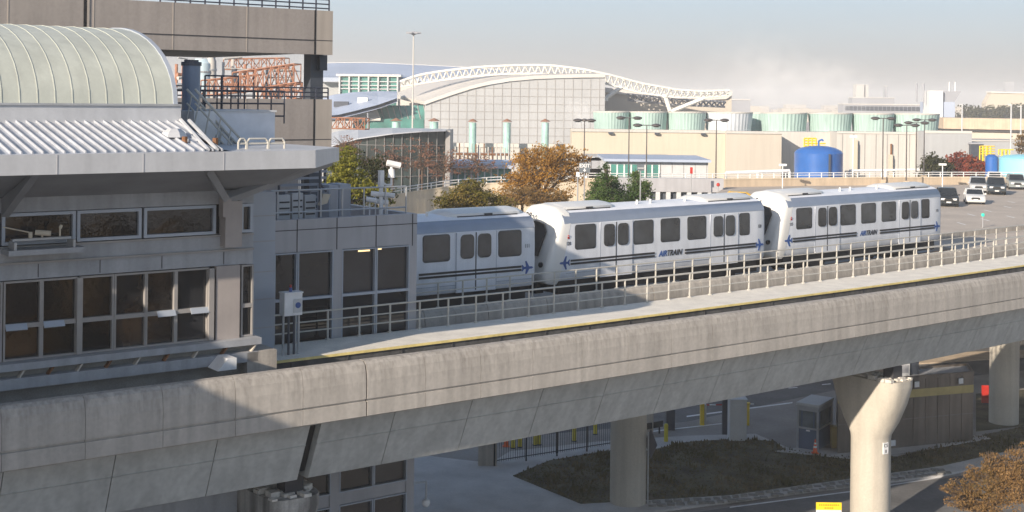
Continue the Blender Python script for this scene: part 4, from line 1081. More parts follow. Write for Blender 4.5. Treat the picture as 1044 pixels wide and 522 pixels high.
b=MB(BT); b.box(-.1,bw+.1,-.1,bl+.1,H_-.1,H_+.06); b.build('roof',M['box_pale'],t)
b=MB(BT); b.box(.5,.75,-.04,-.02,1.12,1.22); b.build('handle',M['white_plastic'],t)
x,y=gz(856,457,.2)
tag(MB().box(x-.5,x+.25,y,y+.5,.2,1.55).build('crate_box',M['gold_stripe']),'brown box standing between the booth and the bronze building','box')
# bronze panel building
A=Vector((*gz(853.5,463,.16),0)); B=Vector((*gz(992,449.5,.16),0)); ub=(B-A).normalized(); vb=Vector((.20,.98,0)); LB=(B-A).length; HB=4.55
def QT(x,y,z): return tuple(A+ub*x+vb*y+Vector((0,0,z)))
t=thing('bronze_building','long bronze panelled equipment building with a gold stripe','building',QT(LB/2,2.5,0))
b=MB(QT); n=11
for i in range(n):
    x0=LB*i/n; b2=MB(QT); b2.box(x0+.02,LB*(i+1)/n-.02,0,.12,.15,HB); b2.build('wall_panel',M['bronze'],t)
b=MB(QT); b.box(.03,LB-.03,.06,3.1,0,HB-.15); b.build('core',M['bronze'],t)
b=MB(QT); b.box(0,LB,-.02,.0,HB-1.25,HB-.75); b.build('gold_stripe',M['gold_stripe'],t)
b=MB(QT); b.box(0,LB,-.015,-.0,HB-2.62,HB-2.56); b.build('seam',M['bronze_seam'],t)
b=MB(QT); b.box(.15,LB-.15,.2,3.0,HB-.15,HB-.1); rf_=b.build('roof',M['canopy_white'],t)
b=MB(QT)
b.box(-.05,LB+.05,-.05,.15,HB,HB+.1); b.box(-.05,LB+.05,3.0,3.2,HB-.14,HB+.02); b.box(LB-.15,LB+.05,.15,3.0,HB-.14,HB+.05); b.build('roof_edge',M['bronze'],t)
for x,z in ((LB*.57,HB-.42),(LB*.90,HB-.42),(LB*.36,HB-1.85),(LB*.40,HB-4.0)):
    b=MB(QT); b.box(x-.18,x+.18,-.2,-.02,z-.17,z+.17); o=b.build('wall_lamp',M['white_plastic'],t)
for x0,x1 in ((LB*.38,LB*.47),):
    b=MB(QT); b.box(x0,x1,-.03,-.001,.2,HB-2.0); d=b.build('door',M['bronze'],t); b=MB(QT); b.box(x0+.1,x0+.16,-.08,-.031,1.2,1.4); b.build('handle',M['steel'],d)
t=thing('air_conditioner','grey rooftop unit on the bronze building','air conditioner',QT(LB*.5,2.2,HB-.1))
b=MB(QT); b.box(LB*.42,LB*.53,1.1,2.4,HB-.1,HB+.75); b.build('casing',M['box_pale'],t)
b=MB(QT); b.box(LB*.53+.02,LB*.60,1.3,2.2,HB-.1,HB+.9); b.build('blower',M['dark_steel'],t)
b=MB(QT); b.box(LB*.43,LB*.52,1.08,1.099,HB+.1,HB+.6); b.build('grille',M['far_grey'],t)
# red board next to right pier
x,y=gz(1001,413,0); D=y; x2=gz(1008.5,413,0)[0]; zt=CAMZ-ab(1004,393)[1]*D/FPX
t=thing('red_board','red upright panel left of the right round pier','board',((x+x2)/2,D,0)); b=MB(); b.box(x,x2,D,D+.12,.15,zt); b.build('panel',M['signal_red'],t); b=MB(); b.box(x+.1,x2-.1,D,D+.1,0,.15); b.build('foot',M['dark_steel'],t)

# ================================================================== upper roadway
ZD = 11.9
wallpx = [(385,201,143),(425,194.5,146),(456,190,148),(500,186.5,150),(560,184,151),(600,183.5,152),(660,184,152),(740,181.5,154),(820,180.6,158),(900,179.6,161),(980,179.2,164),(1044,179,165),(1180,178,168)]
WPT = []
for x,y,D in wallpx:
    p = atD(x,y,D); WPT.append((p.x,p.y,p.z if x < 580 else 12.87))
dk = [(31.5,96.5)]
for X in (37,45,55,75): 
    m=.765+.0026*X; l=math.hypot(1,m); dk.append((X-20*m/l, mline(X)+20/l) if X<62 else (X, mline(X)+24))
deckpts = [(31,91),(36.6,91.5),(60,112),(110,150)]+[(p[0],p[1]) for p in WPT[::-1][0:6]]+[(21.5,141),(21.5,128)]
b = MB(); b.prism([(x,y) for x,y in deckpts], ZD-.9, ZD)
dko = b.build('upper_road', M['deck_road']); kind(dko,'structure')
for i,(x,y) in enumerate(((40,108),(58,124),(36,128),(50,145),(70,140))):
    t=thing('deck_column', 'square column under the upper roadway', 'column', (x,y,0), 0, 'columns under the upper roadway'); b=MB(); b.box(x-.6,x+.6,y-.6,y+.6,0,ZD-1.6); b.build('shaft',M['concrete_deck'],t); b=MB(); b.box(x-1.2,x+1.2,y-.8,y+.8,ZD-1.6,ZD-.91); b.build('cap',M['concrete_deck'],t)
def wallrun(name,label,pts,z0,z1,th,m,rail=True):
    t=thing(name,label,'wall',(pts[len(pts)//2][0],pts[len(pts)//2][1],z0))
    b=MB(); R=[]
    for i,(x,y,z) in enumerate(pts):
        R.append([(x,y,z0),(x,y,z-.12),(x+.05,y+th,z-.12),(x+.05,y+th,z0)])
    b.rings(R); b.build('wall',M[m],t)
    b=MB(); b.rings([[(x,y-.06,z-.12),(x,y-.06,z),(x,y+th+.06,z),(x,y+th+.06,z-.12)] for x,y,z in pts]); b.build('coping',M['wall_cream'],t)
    return t
wallrun('retaining_wall','long cream retaining wall curving behind the trees on the left',WPT[:6],0,12.75,.4,'wall_cream')
wallrun('parapet_wall','tan parapet wall along the far side of the upper roadway',WPT[5:],ZD-1.5,12.75,.4,'wall_tan')
def polyrail(label,pts,z,h,pitch,name='railing'):
    t=thing(name,label,'railing',(pts[len(pts)//2][0],pts[len(pts)//2][1],z)); 
    segs=[];tot=0
    for a,c in zip(pts,pts[1:]): l=math.hypot(c[0]-a[0],c[1]-a[1]); segs.append((a,c,l)); tot+=l
    n=min(96,int(tot/pitch))
    b0=0
    for i in range(n+1):
        d=tot*i/n
        for a,c,l in segs:
            if d<=l+1e-6: x=a[0]+(c[0]-a[0])*d/l; y=a[1]+(c[1]-a[1])*d/l; zq=a[2]+(c[2]-a[2])*d/l; break
            d-=l
        b=MB(); b.tube((x,y+.2,zq),(x,y+.2,zq+h),.06,4); b.build('post',M['paint_white'],t)
    for hh in (h*.5,h):
        b=MB(); b.path([(p[0],p[1]+.2,p[2]+hh) for p in pts],.045,4); b.build('rail',M['paint_white'],t)
polyrail('white railing on top of the curved cream wall at the left',WPT[:6],12.87,.62,1.6)
polyrail('white railing on top of the tan parapet of the upper roadway',WPT[5:],12.87,.55,1.6)
# lane dashes & low concrete building with columns
for px_,py_ in ((912,186),(930,198),(990,219),(1007,215),(1027,211),(1031,206),(980,228),(1004,224),(1030,221)):
    x,y=gz(px_,py_,ZD); sheet('road_marking',[(x-.08,y-1.0),(x+.10,y-1.0),(x+.10,y+1.0),(x-.08,y+1.0)],ZD+.008,'paint_white')
D=150.5; A=atD(660,186,D); B=atD(737,186.5,D)
A.x=atD(625,186,D).x
t=thing('colonnade','low grey concrete front with white columns behind the middle train car','building',((A.x+B.x)/2,D,0))
b=MB(); b.box(A.x,B.x,D-.6,D+.3,A.z-1.0,A.z+.55); b.build('beam',M['panel_grey'],t)
b=MB(); b.box(A.x,B.x,D-.05,D+.3,0,A.z-1.0); b.build('back_wall',M['dark_steel'],t)
for i in range(11):
    x=A.x+.35+(B.x-A.x-.7)*i/10; b=MB(); b.box(x-.24,x+.24,D-.55,D-.1,0,A.z-1.0); b.build('column',M['box_pale'],t)

# ---- cars
def profile_body(W, w, pts, inset):
    # pts (y, z) outline clockwise; lofted across the width with tucked sides
    R=[]
    for x,k in ((-w/2,inset),(-w/2+.10,0),(w/2-.10,0),(w/2,inset)):
        R.append([(x,y*(1-k*.02),z-(k*.05 if z>.6 else -k*.04)) for y,z in pts])
    return R
def vehicle(style, color, label, loc, rz):
    colm = M[color]
    if style=='sedan':  Lh,w,hb,hr=2.35,1.82,.95,1.45; cab=[(-1.75,.93),(-1.05,1.42),(.45,1.46),(1.15,.95)]; body=[(-2.3,.28),(-2.35,.6),(-2.2,.92),(-1.7,.97),(1.1,.97),(2.05,.82),(2.33,.6),(2.28,.25)]
    elif style=='suv':  Lh,w=2.3,1.9; cab=[(-2.15,1.02),(-1.85,1.68),(.35,1.72),(1.05,1.05)]; body=[(-2.25,.32),(-2.28,.7),(-2.2,1.05),(1.0,1.08),(2.05,.98),(2.28,.7),(2.22,.3)]
    else:               Lh,w=2.7,1.95; cab=[(-.7,1.1),(-.55,1.8),(.65,1.84),(1.25,1.12)]; body=[(-2.7,.45),(-2.72,.8),(-2.68,1.12),(1.2,1.14),(2.45,1.06),(2.7,.8),(2.62,.42)]
    t=thing(style if style!='pickup' else 'pickup_truck',label,'car' if style!='pickup' else 'pickup truck',(0,0,0))
    b=MB(); b.rings(profile_body(None,w,body,1)); bo=b.build('body',colm,t); autosmooth(bo,30)
    # greenhouse: dark glass block with coloured roof and pillars
    ci=.16
    (y0,z0),(y1,z1),(y2,z2),(y3,z3)=cab
    def gh(e,zt):  # ring tapered
        return [[(-w/2+.05,y0,z0-.03),(w/2-.05,y0,z0-.03),(w/2-.05,y3,z3-.03),(-w/2+.05,y3,z3-.03)],[(-w/2+ci+.03,y1+.0,z1-.04),(w/2-ci-.03,y1,z1-.04),(w/2-ci-.03,y2,z2-.04),(-w/2+ci+.03,y2,z2-.04)]]
    b=MB(); b.rings(gh(0,0)); b.build('windows',M['car_glass'],t)
    b=MB(); b.rings([[(-w/2+ci,y1-.02,z1-.045),(w/2-ci,y1-.02,z1-.045),(w/2-ci,y2+.03,z2-.045),(-w/2+ci,y2+.03,z2-.045)],[(-w/2+ci+.05,y1+.06,z1+.02),(w/2-ci-.05,y1+.06,z1+.02),(w/2-ci-.05,y2-.08,z2+.02),(-w/2+ci+.05,y2-.08,z2+.02)]]); b.build('roof',colm,t)
    b=MB()
    for sx in (-1,1):
        for (ya,za),(yb,zb) in ((cab[0],cab[1]),(cab[3],cab[2]),((.5*(y0+y3)-.2,z0),(.5*(y1+y2)-.2,z1))):
            b.tube((sx*(w/2-.05),ya,za-.03),(sx*(w/2-ci-.02),yb,zb-.03),.045,4)
    b.build('pillars',colm,t)
    for sx in (-1,1):
        for y in (-Lh*.60,Lh*.60):
            b=MB(); b.tube((sx*(w/2-.22),y,.34),(sx*(w/2+.005),y,.34),.34,16); wh=b.build('wheel',M['tyre'],t)
            b=MB(); b.tube((sx*(w/2),y,.34),(sx*(w/2+.02),y,.34),.2,10); b.build('rim',M['steel'],wh)
        zf=body[-2][1]; yf=max(p[0] for p in body)
        b=MB(); b.box(sx*(w/2-.42)-.2,sx*(w/2-.42)+.2,yf-.12,yf+.012,zf-.02,zf+.14); b.build('headlight',M['white_plastic'],t)
        b=MB(); yb_=min(p[0] for p in body); b.box(sx*(w/2-.25)-.12,sx*(w/2-.25)+.12,yb_-.012,yb_+.1,zf,zf+.2); b.build('tail_light',M['signal_red'],t)
        b=MB(); b.box(sx*(w/2+.0),sx*(w/2+.17),y3-.25,y3-.12,z3+.0,z3+.14); b.build('mirror',colm,t)
    b=MB(); b.box(-.42,.42,yf-.1,yf+.014,zf-.1,zf+.1); b.build('grille',M['tyre'],t)
    b=MB(); b.box(-.8,.8,yf-.1,yf+.03,.34,.46); b.build('bumper',M['tyre'] if style=='pickup' else colm,t)
    b=MB(); b.box(-.22,.22,yf+.03,yf+.04,.42,.54); b.build('number_plate',M['paint_white'],t)
    t.location=loc; t.rotation_euler=(0,0,rz)
    return t
mk2 = lambda k,c,r=.3: M.__setitem__(k, mat(k,c,r,.15,var=.02,spec=.7))
for k,c in (('paint_car_white',(.72,.72,.70)),('paint_car_silver',(.45,.46,.47)),('paint_car_dark',(.05,.065,.08)),('paint_car_grey',(.25,.28,.28)),('paint_car_black',(.025,.03,.035)),('paint_car_yellow',(.75,.45,.05))): mk2(k,c)
rz0=math.radians(180+8)
for st_,cl,lb,px_,py_,r_ in (('sedan','paint_car_white','white car nearest the train on the upper roadway',993,207,15),
    ('suv','paint_car_silver','silver car directly behind the nearest white car',997,196,17),
    ('suv','paint_car_black','dark car partly hidden by the end of the train',965.5,209.5,14),
    ('pickup','paint_car_dark','dark pickup truck with its front to the viewer, right of the silver car',1015,197.5,17),
    ('sedan','paint_car_white','white car farthest back, seen over the dark pickup',1014.5,187,16),
    ('suv','paint_car_grey','grey-green car at the right end of the upper roadway',1035.5,192.5,15),
    ('sedan','paint_car_black','black car peeping over the roof of the last train car',957,186.5,12)):
    x,y=gz(px_,py_,ZD); vehicle(st_,cl,lb,(x,y,ZD+.005),math.radians(180-r_))
x,y=gz(749,211,ZD); vehicle('sedan','paint_car_yellow','yellow car whose roof shows between the train cars',(x,y,ZD+.005),math.radians(80))
# ---- lamp posts
def lamp(px,pyb_,pyt_,D,label,heads=2,r=.075,zb=None,w=1.35):
    P=atD(px,pyt_,D); zb_=ZD if zb is None else zb
    t=thing('street_lamp',label,'street lamp',(P.x,P.y,zb_),0,'double-headed lamps along the roadway')
    b=MB(); b.tube((P.x,P.y,zb_),(P.x,P.y,P.z),r*1.15,8,r*.8); b.build('pole',M['lamp_pole'],t)
    b=MB(); b.box(P.x-.3,P.x+.3,P.y-.3,P.y+.3,zb_,zb_+.75); b.build('footing',M['wall_tan'],t)
    b=MB(); b.tube((P.x-w*.75,P.y,P.z-.02),(P.x+w*.75,P.y,P.z-.02),.05,6); b.build('cross_arm',M['lamp_pole'],t)
    for s_ in (-1,1):
        cx_=P.x+s_*w; b=MB(); b.lathe((cx_,P.y,P.z-.2),[(.18,0),(.52,.1),(.55,.24),(.3,.34),(.1,.38)],14); h=b.build('lamp_head',M['lamp_pole'],t)
        b=MB(); b.lathe((cx_,P.y,P.z-.24),[(.36,0),(.40,.05)],12); b.build('lens',M['booth_glass'],h)
    if heads>2:
        b=MB(); b.lathe((P.x,P.y,P.z-.15),[(.15,0),(.4,.1),(.4,.22),(.1,.32)],12); b.build('lamp_head',M['lamp_pole'],t)
lamp(596,0,122.5,150,'lamp post furthest left, above the orange tree',3,w=.75)
lamp(641.5,0,120,152,'tall lamp post behind the green conifers',2,w=.95)
lamp(659.5,0,127.5,150,'lamp post just right of the green conifers',2,w=1.05)
lamp(730.5,0,122.3,155,'lamp post standing alone before the beige building',2,w=.95)
lamp(900.5,0,120.5,160,'lamp post left of the cluster of three',2,w=.95)
lamp(924.5,0,127.5,158,'first lamp post of the cluster of three, shortest',2,w=1.0)
lamp(934.5,0,125,164,'middle lamp post of the cluster of three',2,w=1.0)
lamp(942.5,0,122,170,'right lamp post of the cluster of three',2,w=1.0)
# small T lights, signs on the wall
for px_,y0,y1,D,lb in ((961,168.5,185,158,'white T-shaped light post left of the red tree'),(798,169,192,153,'slim white T-shaped post left of the blue tank'),(870,140,196,160,'slim white post right of the blue tank')):
    P=atD(px_,y0,D); t=thing('light_post',lb,'light post',(P.x,P.y,ZD)); b=MB(); b.tube((P.x,P.y,ZD),(P.x,P.y,P.z),.06,6); b.build('pole',M['paint_white'],t)
    b=MB(); b.box(P.x-.42,P.x+.42,P.y-.15,P.y+.15,P.z-.02,P.z+.22); b.build('lamp_head',M['paint_white'],t)
def board(px0,px1,py0,py1,D,m,name,lb,txt=None,zb=ZD,pole=True,tm='paint_white'):
    A=atD(px0,py0,D); B=atD(px1,py1,D); t=thing(name,lb,'sign',((A.x+B.x)/2,D,zb))
    b=MB(); b.box(A.x,B.x,D-.04,D+.04,B.z,A.z); pl=b.build('sign_plate',M[m],t)
    b=MB(); b.tube(((A.x+B.x)/2,D+.1,zb),((A.x+B.x)/2,D+.1,A.z-.1),.06,6); b.build('pole',M['pipe_grey'],t)
    if txt:
        h=(A.z-B.z)
        for k,(s_,f,sc) in enumerate(txt): text(s_,h*sc,M[tm],'lettering',pl,((A.x+B.x)/2,D-.05,B.z+h*f),(1,0,0),(0,0,1),bold=.012)
    return t,pl,A,B
t,pl,A,B=board(590.5,601.5,165.8,176,117,'sign_grey','exit_sign','grey EXIT sign with a down arrow beside the orange tree',[('EXIT',.68,.52)])
cx_=(A.x+B.x)/2; cz_=B.z+.26*(A.z-B.z); b=MB(); b.rings([[(cx_+a*.16,117-.05-d,cz_+c*.16) for a,c in ((0,-1),(.9,0),(.3,0),(.3,.8),(-.3,.8),(-.3,0),(-.9,0))] for d in (0,.01)]); b.build('arrow',M['paint_white'],pl)
board(649.5,657,167.5,174,120,'sign_grey','lane_arrow_sign','small grey sign between the two conifers and a lamp post',[('—',.45,.9)])
board(587.5,590.8,175.5,180,117,'white_plastic','small_sign','small pinkish-white square sign left of the EXIT sign',[('?',.5,.7)][:0])
board(703.6,706.2,170.5,177,146,'signal_red','red_sign','small red sign on a short post before the pale low building')
t=thing('marker','red round marker head by the colonnade','marker',(*gz(728,189,ZD),ZD)); x,y=gz(728,192,ZD); b=MB(); b.tube((x,y-3,ZD-1),(x,y-3,12.3),.05); b.build('post',M['pipe_grey'],t); b=MB(); b.lathe((x,y-3,12.3),[(.05,0),(.2,.12),(.2,.3),(.05,.42)],10); b.build('head',M['signal_red'],t)
x,y=gz(1002,232,ZD); t=thing('green_signal','small green light on a post by the tracks','signal',(x,y,ZD)); b=MB(); b.tube((x,y,ZD),(x,y,ZD+.9),.05); b.build('post',M['pipe_grey'],t); b=MB(); b.lathe((x,y,ZD+.9),[(.08,0),(.13,.06),(.13,.2),(.08,.25)],10); o=b.build('lens',mat('green_lens',(.03,.55,.35),.4,emit=.6),t)
# ================================================================== far buildings
def far_box(px0,px1,pyt,D,dep,m,name,label,cat,zb=0,grp=None,parts=True):
    A=atD(px0,pyt,D); B=atD(px1,pyt,D); t=thing(name,label,cat,((A.x+B.x)/2,D+dep/2,zb),0,grp)
    b=MB(); b.box(A.x,B.x,D,D+dep,zb,(A.z+B.z)/2); b.build('wall',M[m],t)
    return t,A.x,B.x,(A.z+B.z)/2
# beige works building and recessed halls
t,x0,x1,z=far_box(583,740,132.8,220,6,'beige','works_hall','long beige windowless hall below the cooling towers','building')
b=MB(); b.box(x0-.1,x1,219.8,220,z-.35,z+.1); b.build('roof_edge',M['offwhite'],t)
for f in (.25,.55,.85):
    b=MB(); x=x0+(x1-x0)*f; b.box(x-.35,x+.35,219.3,219.8,z-.7,z-.35); b.build('wall_lamp',M['dark_steel'],t)
t,xb0,xb1,z=far_box(740.2,797,134.5,219,7,'beige_dull','works_hall','duller beige hall end with a straight corner left of the blue tank','building')
b=MB(); b.box(xb0,xb1+.1,218.8,219,z-.3,z+.1); b.build('roof_edge',M['offwhite'],t)
t,_,_,z=far_box(797.3,853,134.5,226,4,'offwhite','works_hall','recessed pale hall behind the blue tank','building')
b=MB(); b.box(_,_+.1,226,226.1,0,1); 
t,xa,xb,z=far_box(853.2,990,135.2,221,6,'offwhite','works_hall','long off-white hall between the blue tank and the red tree','building')
b=MB()
for i in range(12): x=xa+(xb-xa)*(i+.5)/12; b.box(x-.06,x+.06,220.93,221,2,z-.3)
b.build('wall_joint',M['clad_line'],t)
b=MB(); b.box(xa,xb,220.85,221,z-.25,z+.08); b.build('roof_edge',M['roof_pale'],t)
t,xa,xb,z=far_box(942,991,134,217,3.5,'clad_white','annex','low white annex block behind the red and green trees','building'); b=MB(); b.box(xa,xb,216.9,217,z-.3,z+.1); b.build('roof_edge',M['roof_pale'],t)
for k,(px_,y0,y1,m_,lb) in enumerate(((875,143,180,'beige','tall yellow door frame post on the off-white hall'),(911,158,180,'beige','pale yellow pipe casing on the off-white hall'),(911.5,147,158,'rust','thin rusty vent pipe above the yellow casing'))):
    A=atD(px_,y0,219); B=atD(px_,y1,219); t=thing('pipe_casing',lb,'pipe',(A.x,219,0)); b=MB()
    if k==2: b.tube((A.x,220.6,B.z-1),(A.x,220.6,A.z),.16,8)
    else: b.box(A.x-.3,A.x+.3,220.4,220.9,0,A.z); 
    b.build('body',M[m_],t)
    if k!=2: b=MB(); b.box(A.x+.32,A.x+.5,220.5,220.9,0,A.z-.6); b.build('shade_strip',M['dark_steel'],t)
# white pipe rail in front
A=atD(740,176,205); B=atD(805,174,205); t=thing('pipe_run','white pipe run in front of the beige halls','pipe',((A.x+B.x)/2,205,11)); b=MB(); b.tube(A,B,.25,8); b.build('pipe',M['paint_white'],t)
for f in (0,.5,1): p=A.lerp(B,f); b=MB(); b.tube((p.x,p.y,0),p,.2,6); b.build('support',M['paint_white'],t)
A=atD(866,174,205); B=atD(940,173,205); t=thing('pipe_run','white pipe run in front of the off-white hall','pipe',((A.x+B.x)/2,205,11)); b=MB(); b.tube(A,B,.2,8); b.build('pipe',M['paint_white'],t)
for f in (0,.5,1): p=A.lerp(B,f); b=MB(); b.tube((p.x,p.y,0),p,.2,6); b.build('support',M['paint_white'],t)
# blue tank
A=atD(815.5,160,200); B=atD(865,160,200); R_=(B.x-A.x)/2; c=((A.x+B.x)/2,200+R_); zt=atD(840,148.5,200+R_).z; zsld=atD(840,157,200).z
t=thing('blue_tank','big blue storage tank with a domed top','tank',(c[0],c[1],0))
b=MB(); b.lathe((c[0],c[1],0),[(R_,0),(R_,zsld)],40); o=b.build('shell',M['tank_blue'],t); autosmooth(o)
b=MB(); b.lathe((c[0],c[1],zsld),[(R_*1.005,0),(R_*.92,(zt-zsld)*.35),(R_*.7,(zt-zsld)*.7),(R_*.4,(zt-zsld)*.93),(R_*.05,(zt-zsld))],40); o=b.build('dome',M['tank_blue'],t); autosmooth(o,60)
b=MB(); x=c[0]+R_*.22; y=c[1]-R_*.975; b.box(x-.12,x+.12,y-.35,y,0,zsld); b.build('ladder',M['dark_steel'],t)
b=MB(); b.path([(c[0],c[1],zt),(c[0],c[1],zt+.7),(c[0]+.5,c[1],zt+.95),(c[0]+.7,c[1],zt+.7)],.13,8); b.build('vent',M['tank_blue'],t)
b=MB(); b.lathe((c[0],c[1],zsld-1.9),[(R_+.03,0),(R_+.03,.12)],40); b.build('hoop',M['tank_blue'],t)
# yellow platform
A=atD(820,141,208); B=atD(832,149,208); t=thing('yellow_platform','yellow railed platform above the blue tank','platform',((A.x+B.x)/2,208,B.z))
for i in range(4): x=A.x+(B.x-A.x)*i/3; b=MB(); b.tube((x,208,0 if i in(0,3) else B.z-.5),(x,208,A.z),.12,4); b.build('post',M['safety_yellow'],t)
for f in (0,.35,.7,1): b=MB(); b.tube((A.x,208,B.z+(A.z-B.z)*f),(B.x+(1.5 if f<.4 else 0),208,B.z+(A.z-B.z)*f),.12,4); b.build('rail',M['safety_yellow'],t)
# cooling towers
tw=[(606,643.5,'tower_green'),(643.5,682.5,'tower_green'),(682.5,722.6,'tower_green'),(722.6,771.5,'tower_grey'),(780.3,828,'tower_green'),(829.5,874,'tower_green'),(874,917,'tower_green'),(917,964.5,'tower_green'),(770,783,'tower_green')]
names=['leftmost','second','third','grey-white, fourth','fifth','sixth','seventh','rightmost']
for i,(a_,b_,m_) in enumerate(tw):
    D=262 if i<8 else 275; pyt=113.3+(a_-606)*.0075; A=atD(a_,pyt,D); B=atD(b_,pyt,D); r=(B.x-A.x)/2; cx_=(A.x+B.x)/2; cy_=D+r; zt=A.z
    if i==8: r=4.5
    lb=('%s cooling tower in the row above the beige hall, counted from the left'%names[i]) if i<8 else 'cooling tower of the back row, peeping between two front ones'
    t=thing('cooling_tower',lb,'cooling tower',(cx_,cy_,0),0,'cooling towers in a row')
    b=MB(); n=72; R=[]
    for z_,k in ((zt-6,.90),(zt-3,.935),(zt-.25,1.0)):
        R.append([(cx_+r*k*(1+(.010 if j%2 else -.010))*math.cos(2*pi*j/n), cy_+r*k*(1+(.010 if j%2 else -.010))*math.sin(2*pi*j/n), z_) for j in range(n)])
    b.rings(R); b.build('shell',M[m_],t)
    b=MB(); b.lathe((cx_,cy_,zt-.25),[(r*1.012,0),(r*1.012,.25),(r*.97,.25),(r*.97,-.0)],36); b.build('rim',M['offwhite'],t)
    b=MB(); b.box(cx_-r*.9,cx_+r*.9,cy_-r*.9,cy_+r*.9,0,zt-6); b.build('basin',M['offwhite'],t)
# low pale building with teal glazing front
D=185; A=atD(620,162,D); B=atD(722,163.5,D); t=thing('low_building','low pale building with teal windows behind the colonnade','building',((A.x+B.x)/2,D,0))
b=MB(); b.box(A.x,B.x,D,D+14,0,A.z-.3); b.build('wall',M['box_pale'],t)
b=MB(); b.box(A.x-.6,B.x+.3,D-1.0,D+14.3,A.z-.3,A.z+.05); b.build('roof',M['roof_blue'],t)
b=MB(); xm=atD(672,170,D).x; b.box(A.x+.3,xm,D-.08,D-.001,A.z-3.2,A.z-.75); b.build('window',M['green_glass'],t)
for i in range(8): x=A.x+.3+(xm-A.x-.3)*i/7; b=MB(); b.box(x-.1,x+.1,D-.14,D-.081,A.z-3.2,A.z-.75); b.build('mullion',M['paint_white'],t)
b=MB()
for i in range(5): x=xm+.2+(B.x-xm-.4)*i/4; b.box(x-.04,x+.04,D-.04,D-.001,A.z-4,A.z-.4)
b.build('wall_joint',M['clad_line'],t)
random.seed(11)
for i in range(9):
    px_=598+i*9+random.uniform(-2,2); P=atD(px_,156+random.uniform(0,4),200); s_=random.uniform(.7,1.6)
    t=thing('roof_unit','white ventilation unit on the low roof before the beige hall','roof unit',(P.x,200,P.z-3),0,'white ventilation units before the beige hall')
    b=MB(); b.box(P.x-s_,P.x+s_,199,201,P.z-3.5,P.z-.3); b.build('casing',M['paint_white'],t); b=MB(); b.box(P.x-s_*.5,P.x+s_*.4,198.98,199,P.z-2,P.z-.8); b.build('opening',M['far_grey'],t)
P=atD(598,160,201); Q=atD(690,166,201); tt,_,_,_=far_box(597,690,160.5,201,12,'offwhite','flat_roof_block','low flat-roofed block carrying the white ventilation units','building')
# ---- terminal with grid facade
D=330; c0=(433,107); curve=[(433,107),(445,102.6),(460,97.3),(480,91),(500,86.2),(520,83),(545,80.8),(570,79.8),(595,79.3),(617,79)]
P=[atD(x,y,D) for x,y in curve]
t=thing('terminal_hall','large pale gridded terminal hall with a curved roof','building',(P[5].x,D+20,0))
b=MB(); prof=[(p.x,p.z) for p in P]; poly=prof+[(P[-1].x,0),(P[0].x,0)]
b.rings([[(x,D,z) for x,z in poly],[(x,D+45,z) for x,z in poly]]); b.build('wall',M['clad_white'],t)
# roof sheet overhanging to the left and back
b=MB(); lx=atD(378,105,D).x-P[0].x
R=[]
for d,(ox,oy) in enumerate(((0,-.6),(lx*.55,30),(lx,60))):
    R.append([(p.x+ox,D+oy,p.z+.05+ (0 if d==0 else d*.9)) for p in P]+[(p.x+ox,D+oy,p.z+.9+(0 if d==0 else d*.9)) for p in P[::-1]])
b.rings(R); b.build('roof',M['roof_pale'],t)
b=MB()
for x in range(440,617,9):
    X=atD(x,100,D).x
    zt=None
    for a,c in zip(P,P[1:]):
        if a.x<=X<=c.x: zt=a.z+(c.z-a.z)*(X-a.x)/(c.x-a.x)
    if zt: b.box(X-.07,X+.07,D-.1,D-.001,0,zt-.3)
b.build('facade_grid',M['clad_line'],t)
b=MB()
for y in (90,98,106,114,122,130,138,146):
    z_=atD(520,y,D).z; xs_=[p.x for p in P if p.z>z_]
    if xs_:
        xl=P[0].x
        for a,c in zip(P,P[1:]):
            if a.z<z_<=c.z: xl=a.x+(c.x-a.x)*(z_-a.z)/(c.z-a.z)
        b.box(xl+.2,P[-1].x,D-.12,D-.002,z_-.06,z_+.06)
b.build('facade_grid',M['clad_line'],t)
b=MB(); A=atD(381,107.5,D+3); B=atD(432,107.5,D+3); C1=atD(437,131,D+1); D1=atD(389,131,D+1)
b.rings([[tuple(A),tuple(B),tuple(C1),tuple(D1)],[(p.x,p.y+3,p.z) for p in (A,B,C1,D1)]]); gg=b.build('slanted_glazing',M['green_glass'],t)
b=MB()
for i in range(9):
    f=i/8; a=A.lerp(B,f); c=D1.lerp(C1,f); b.tube((a.x,a.y-.1,a.z),(c.x,c.y-.1,c.z),.12,4)
b.build('glazing_bars',M['clad_line'],gg)
b=MB(); b.box(atD(345,121,D).x,atD(432,121,D).x,D+.5,D+10,0,atD(400,121.5,D-6).z); b.build('lower_glazing',M['green_glass'],t)
b=MB(); q=[atD(350,120,D-.5),atD(388,120.5,D-.5),atD(383,108,D+3),atD(372,108.5,D+6)]; b.rings([[tuple(p) for p in q],[(p.x,p.y,p.z-.6) for p in q]]); b.build('lower_roof',M['roof_pale'],t)
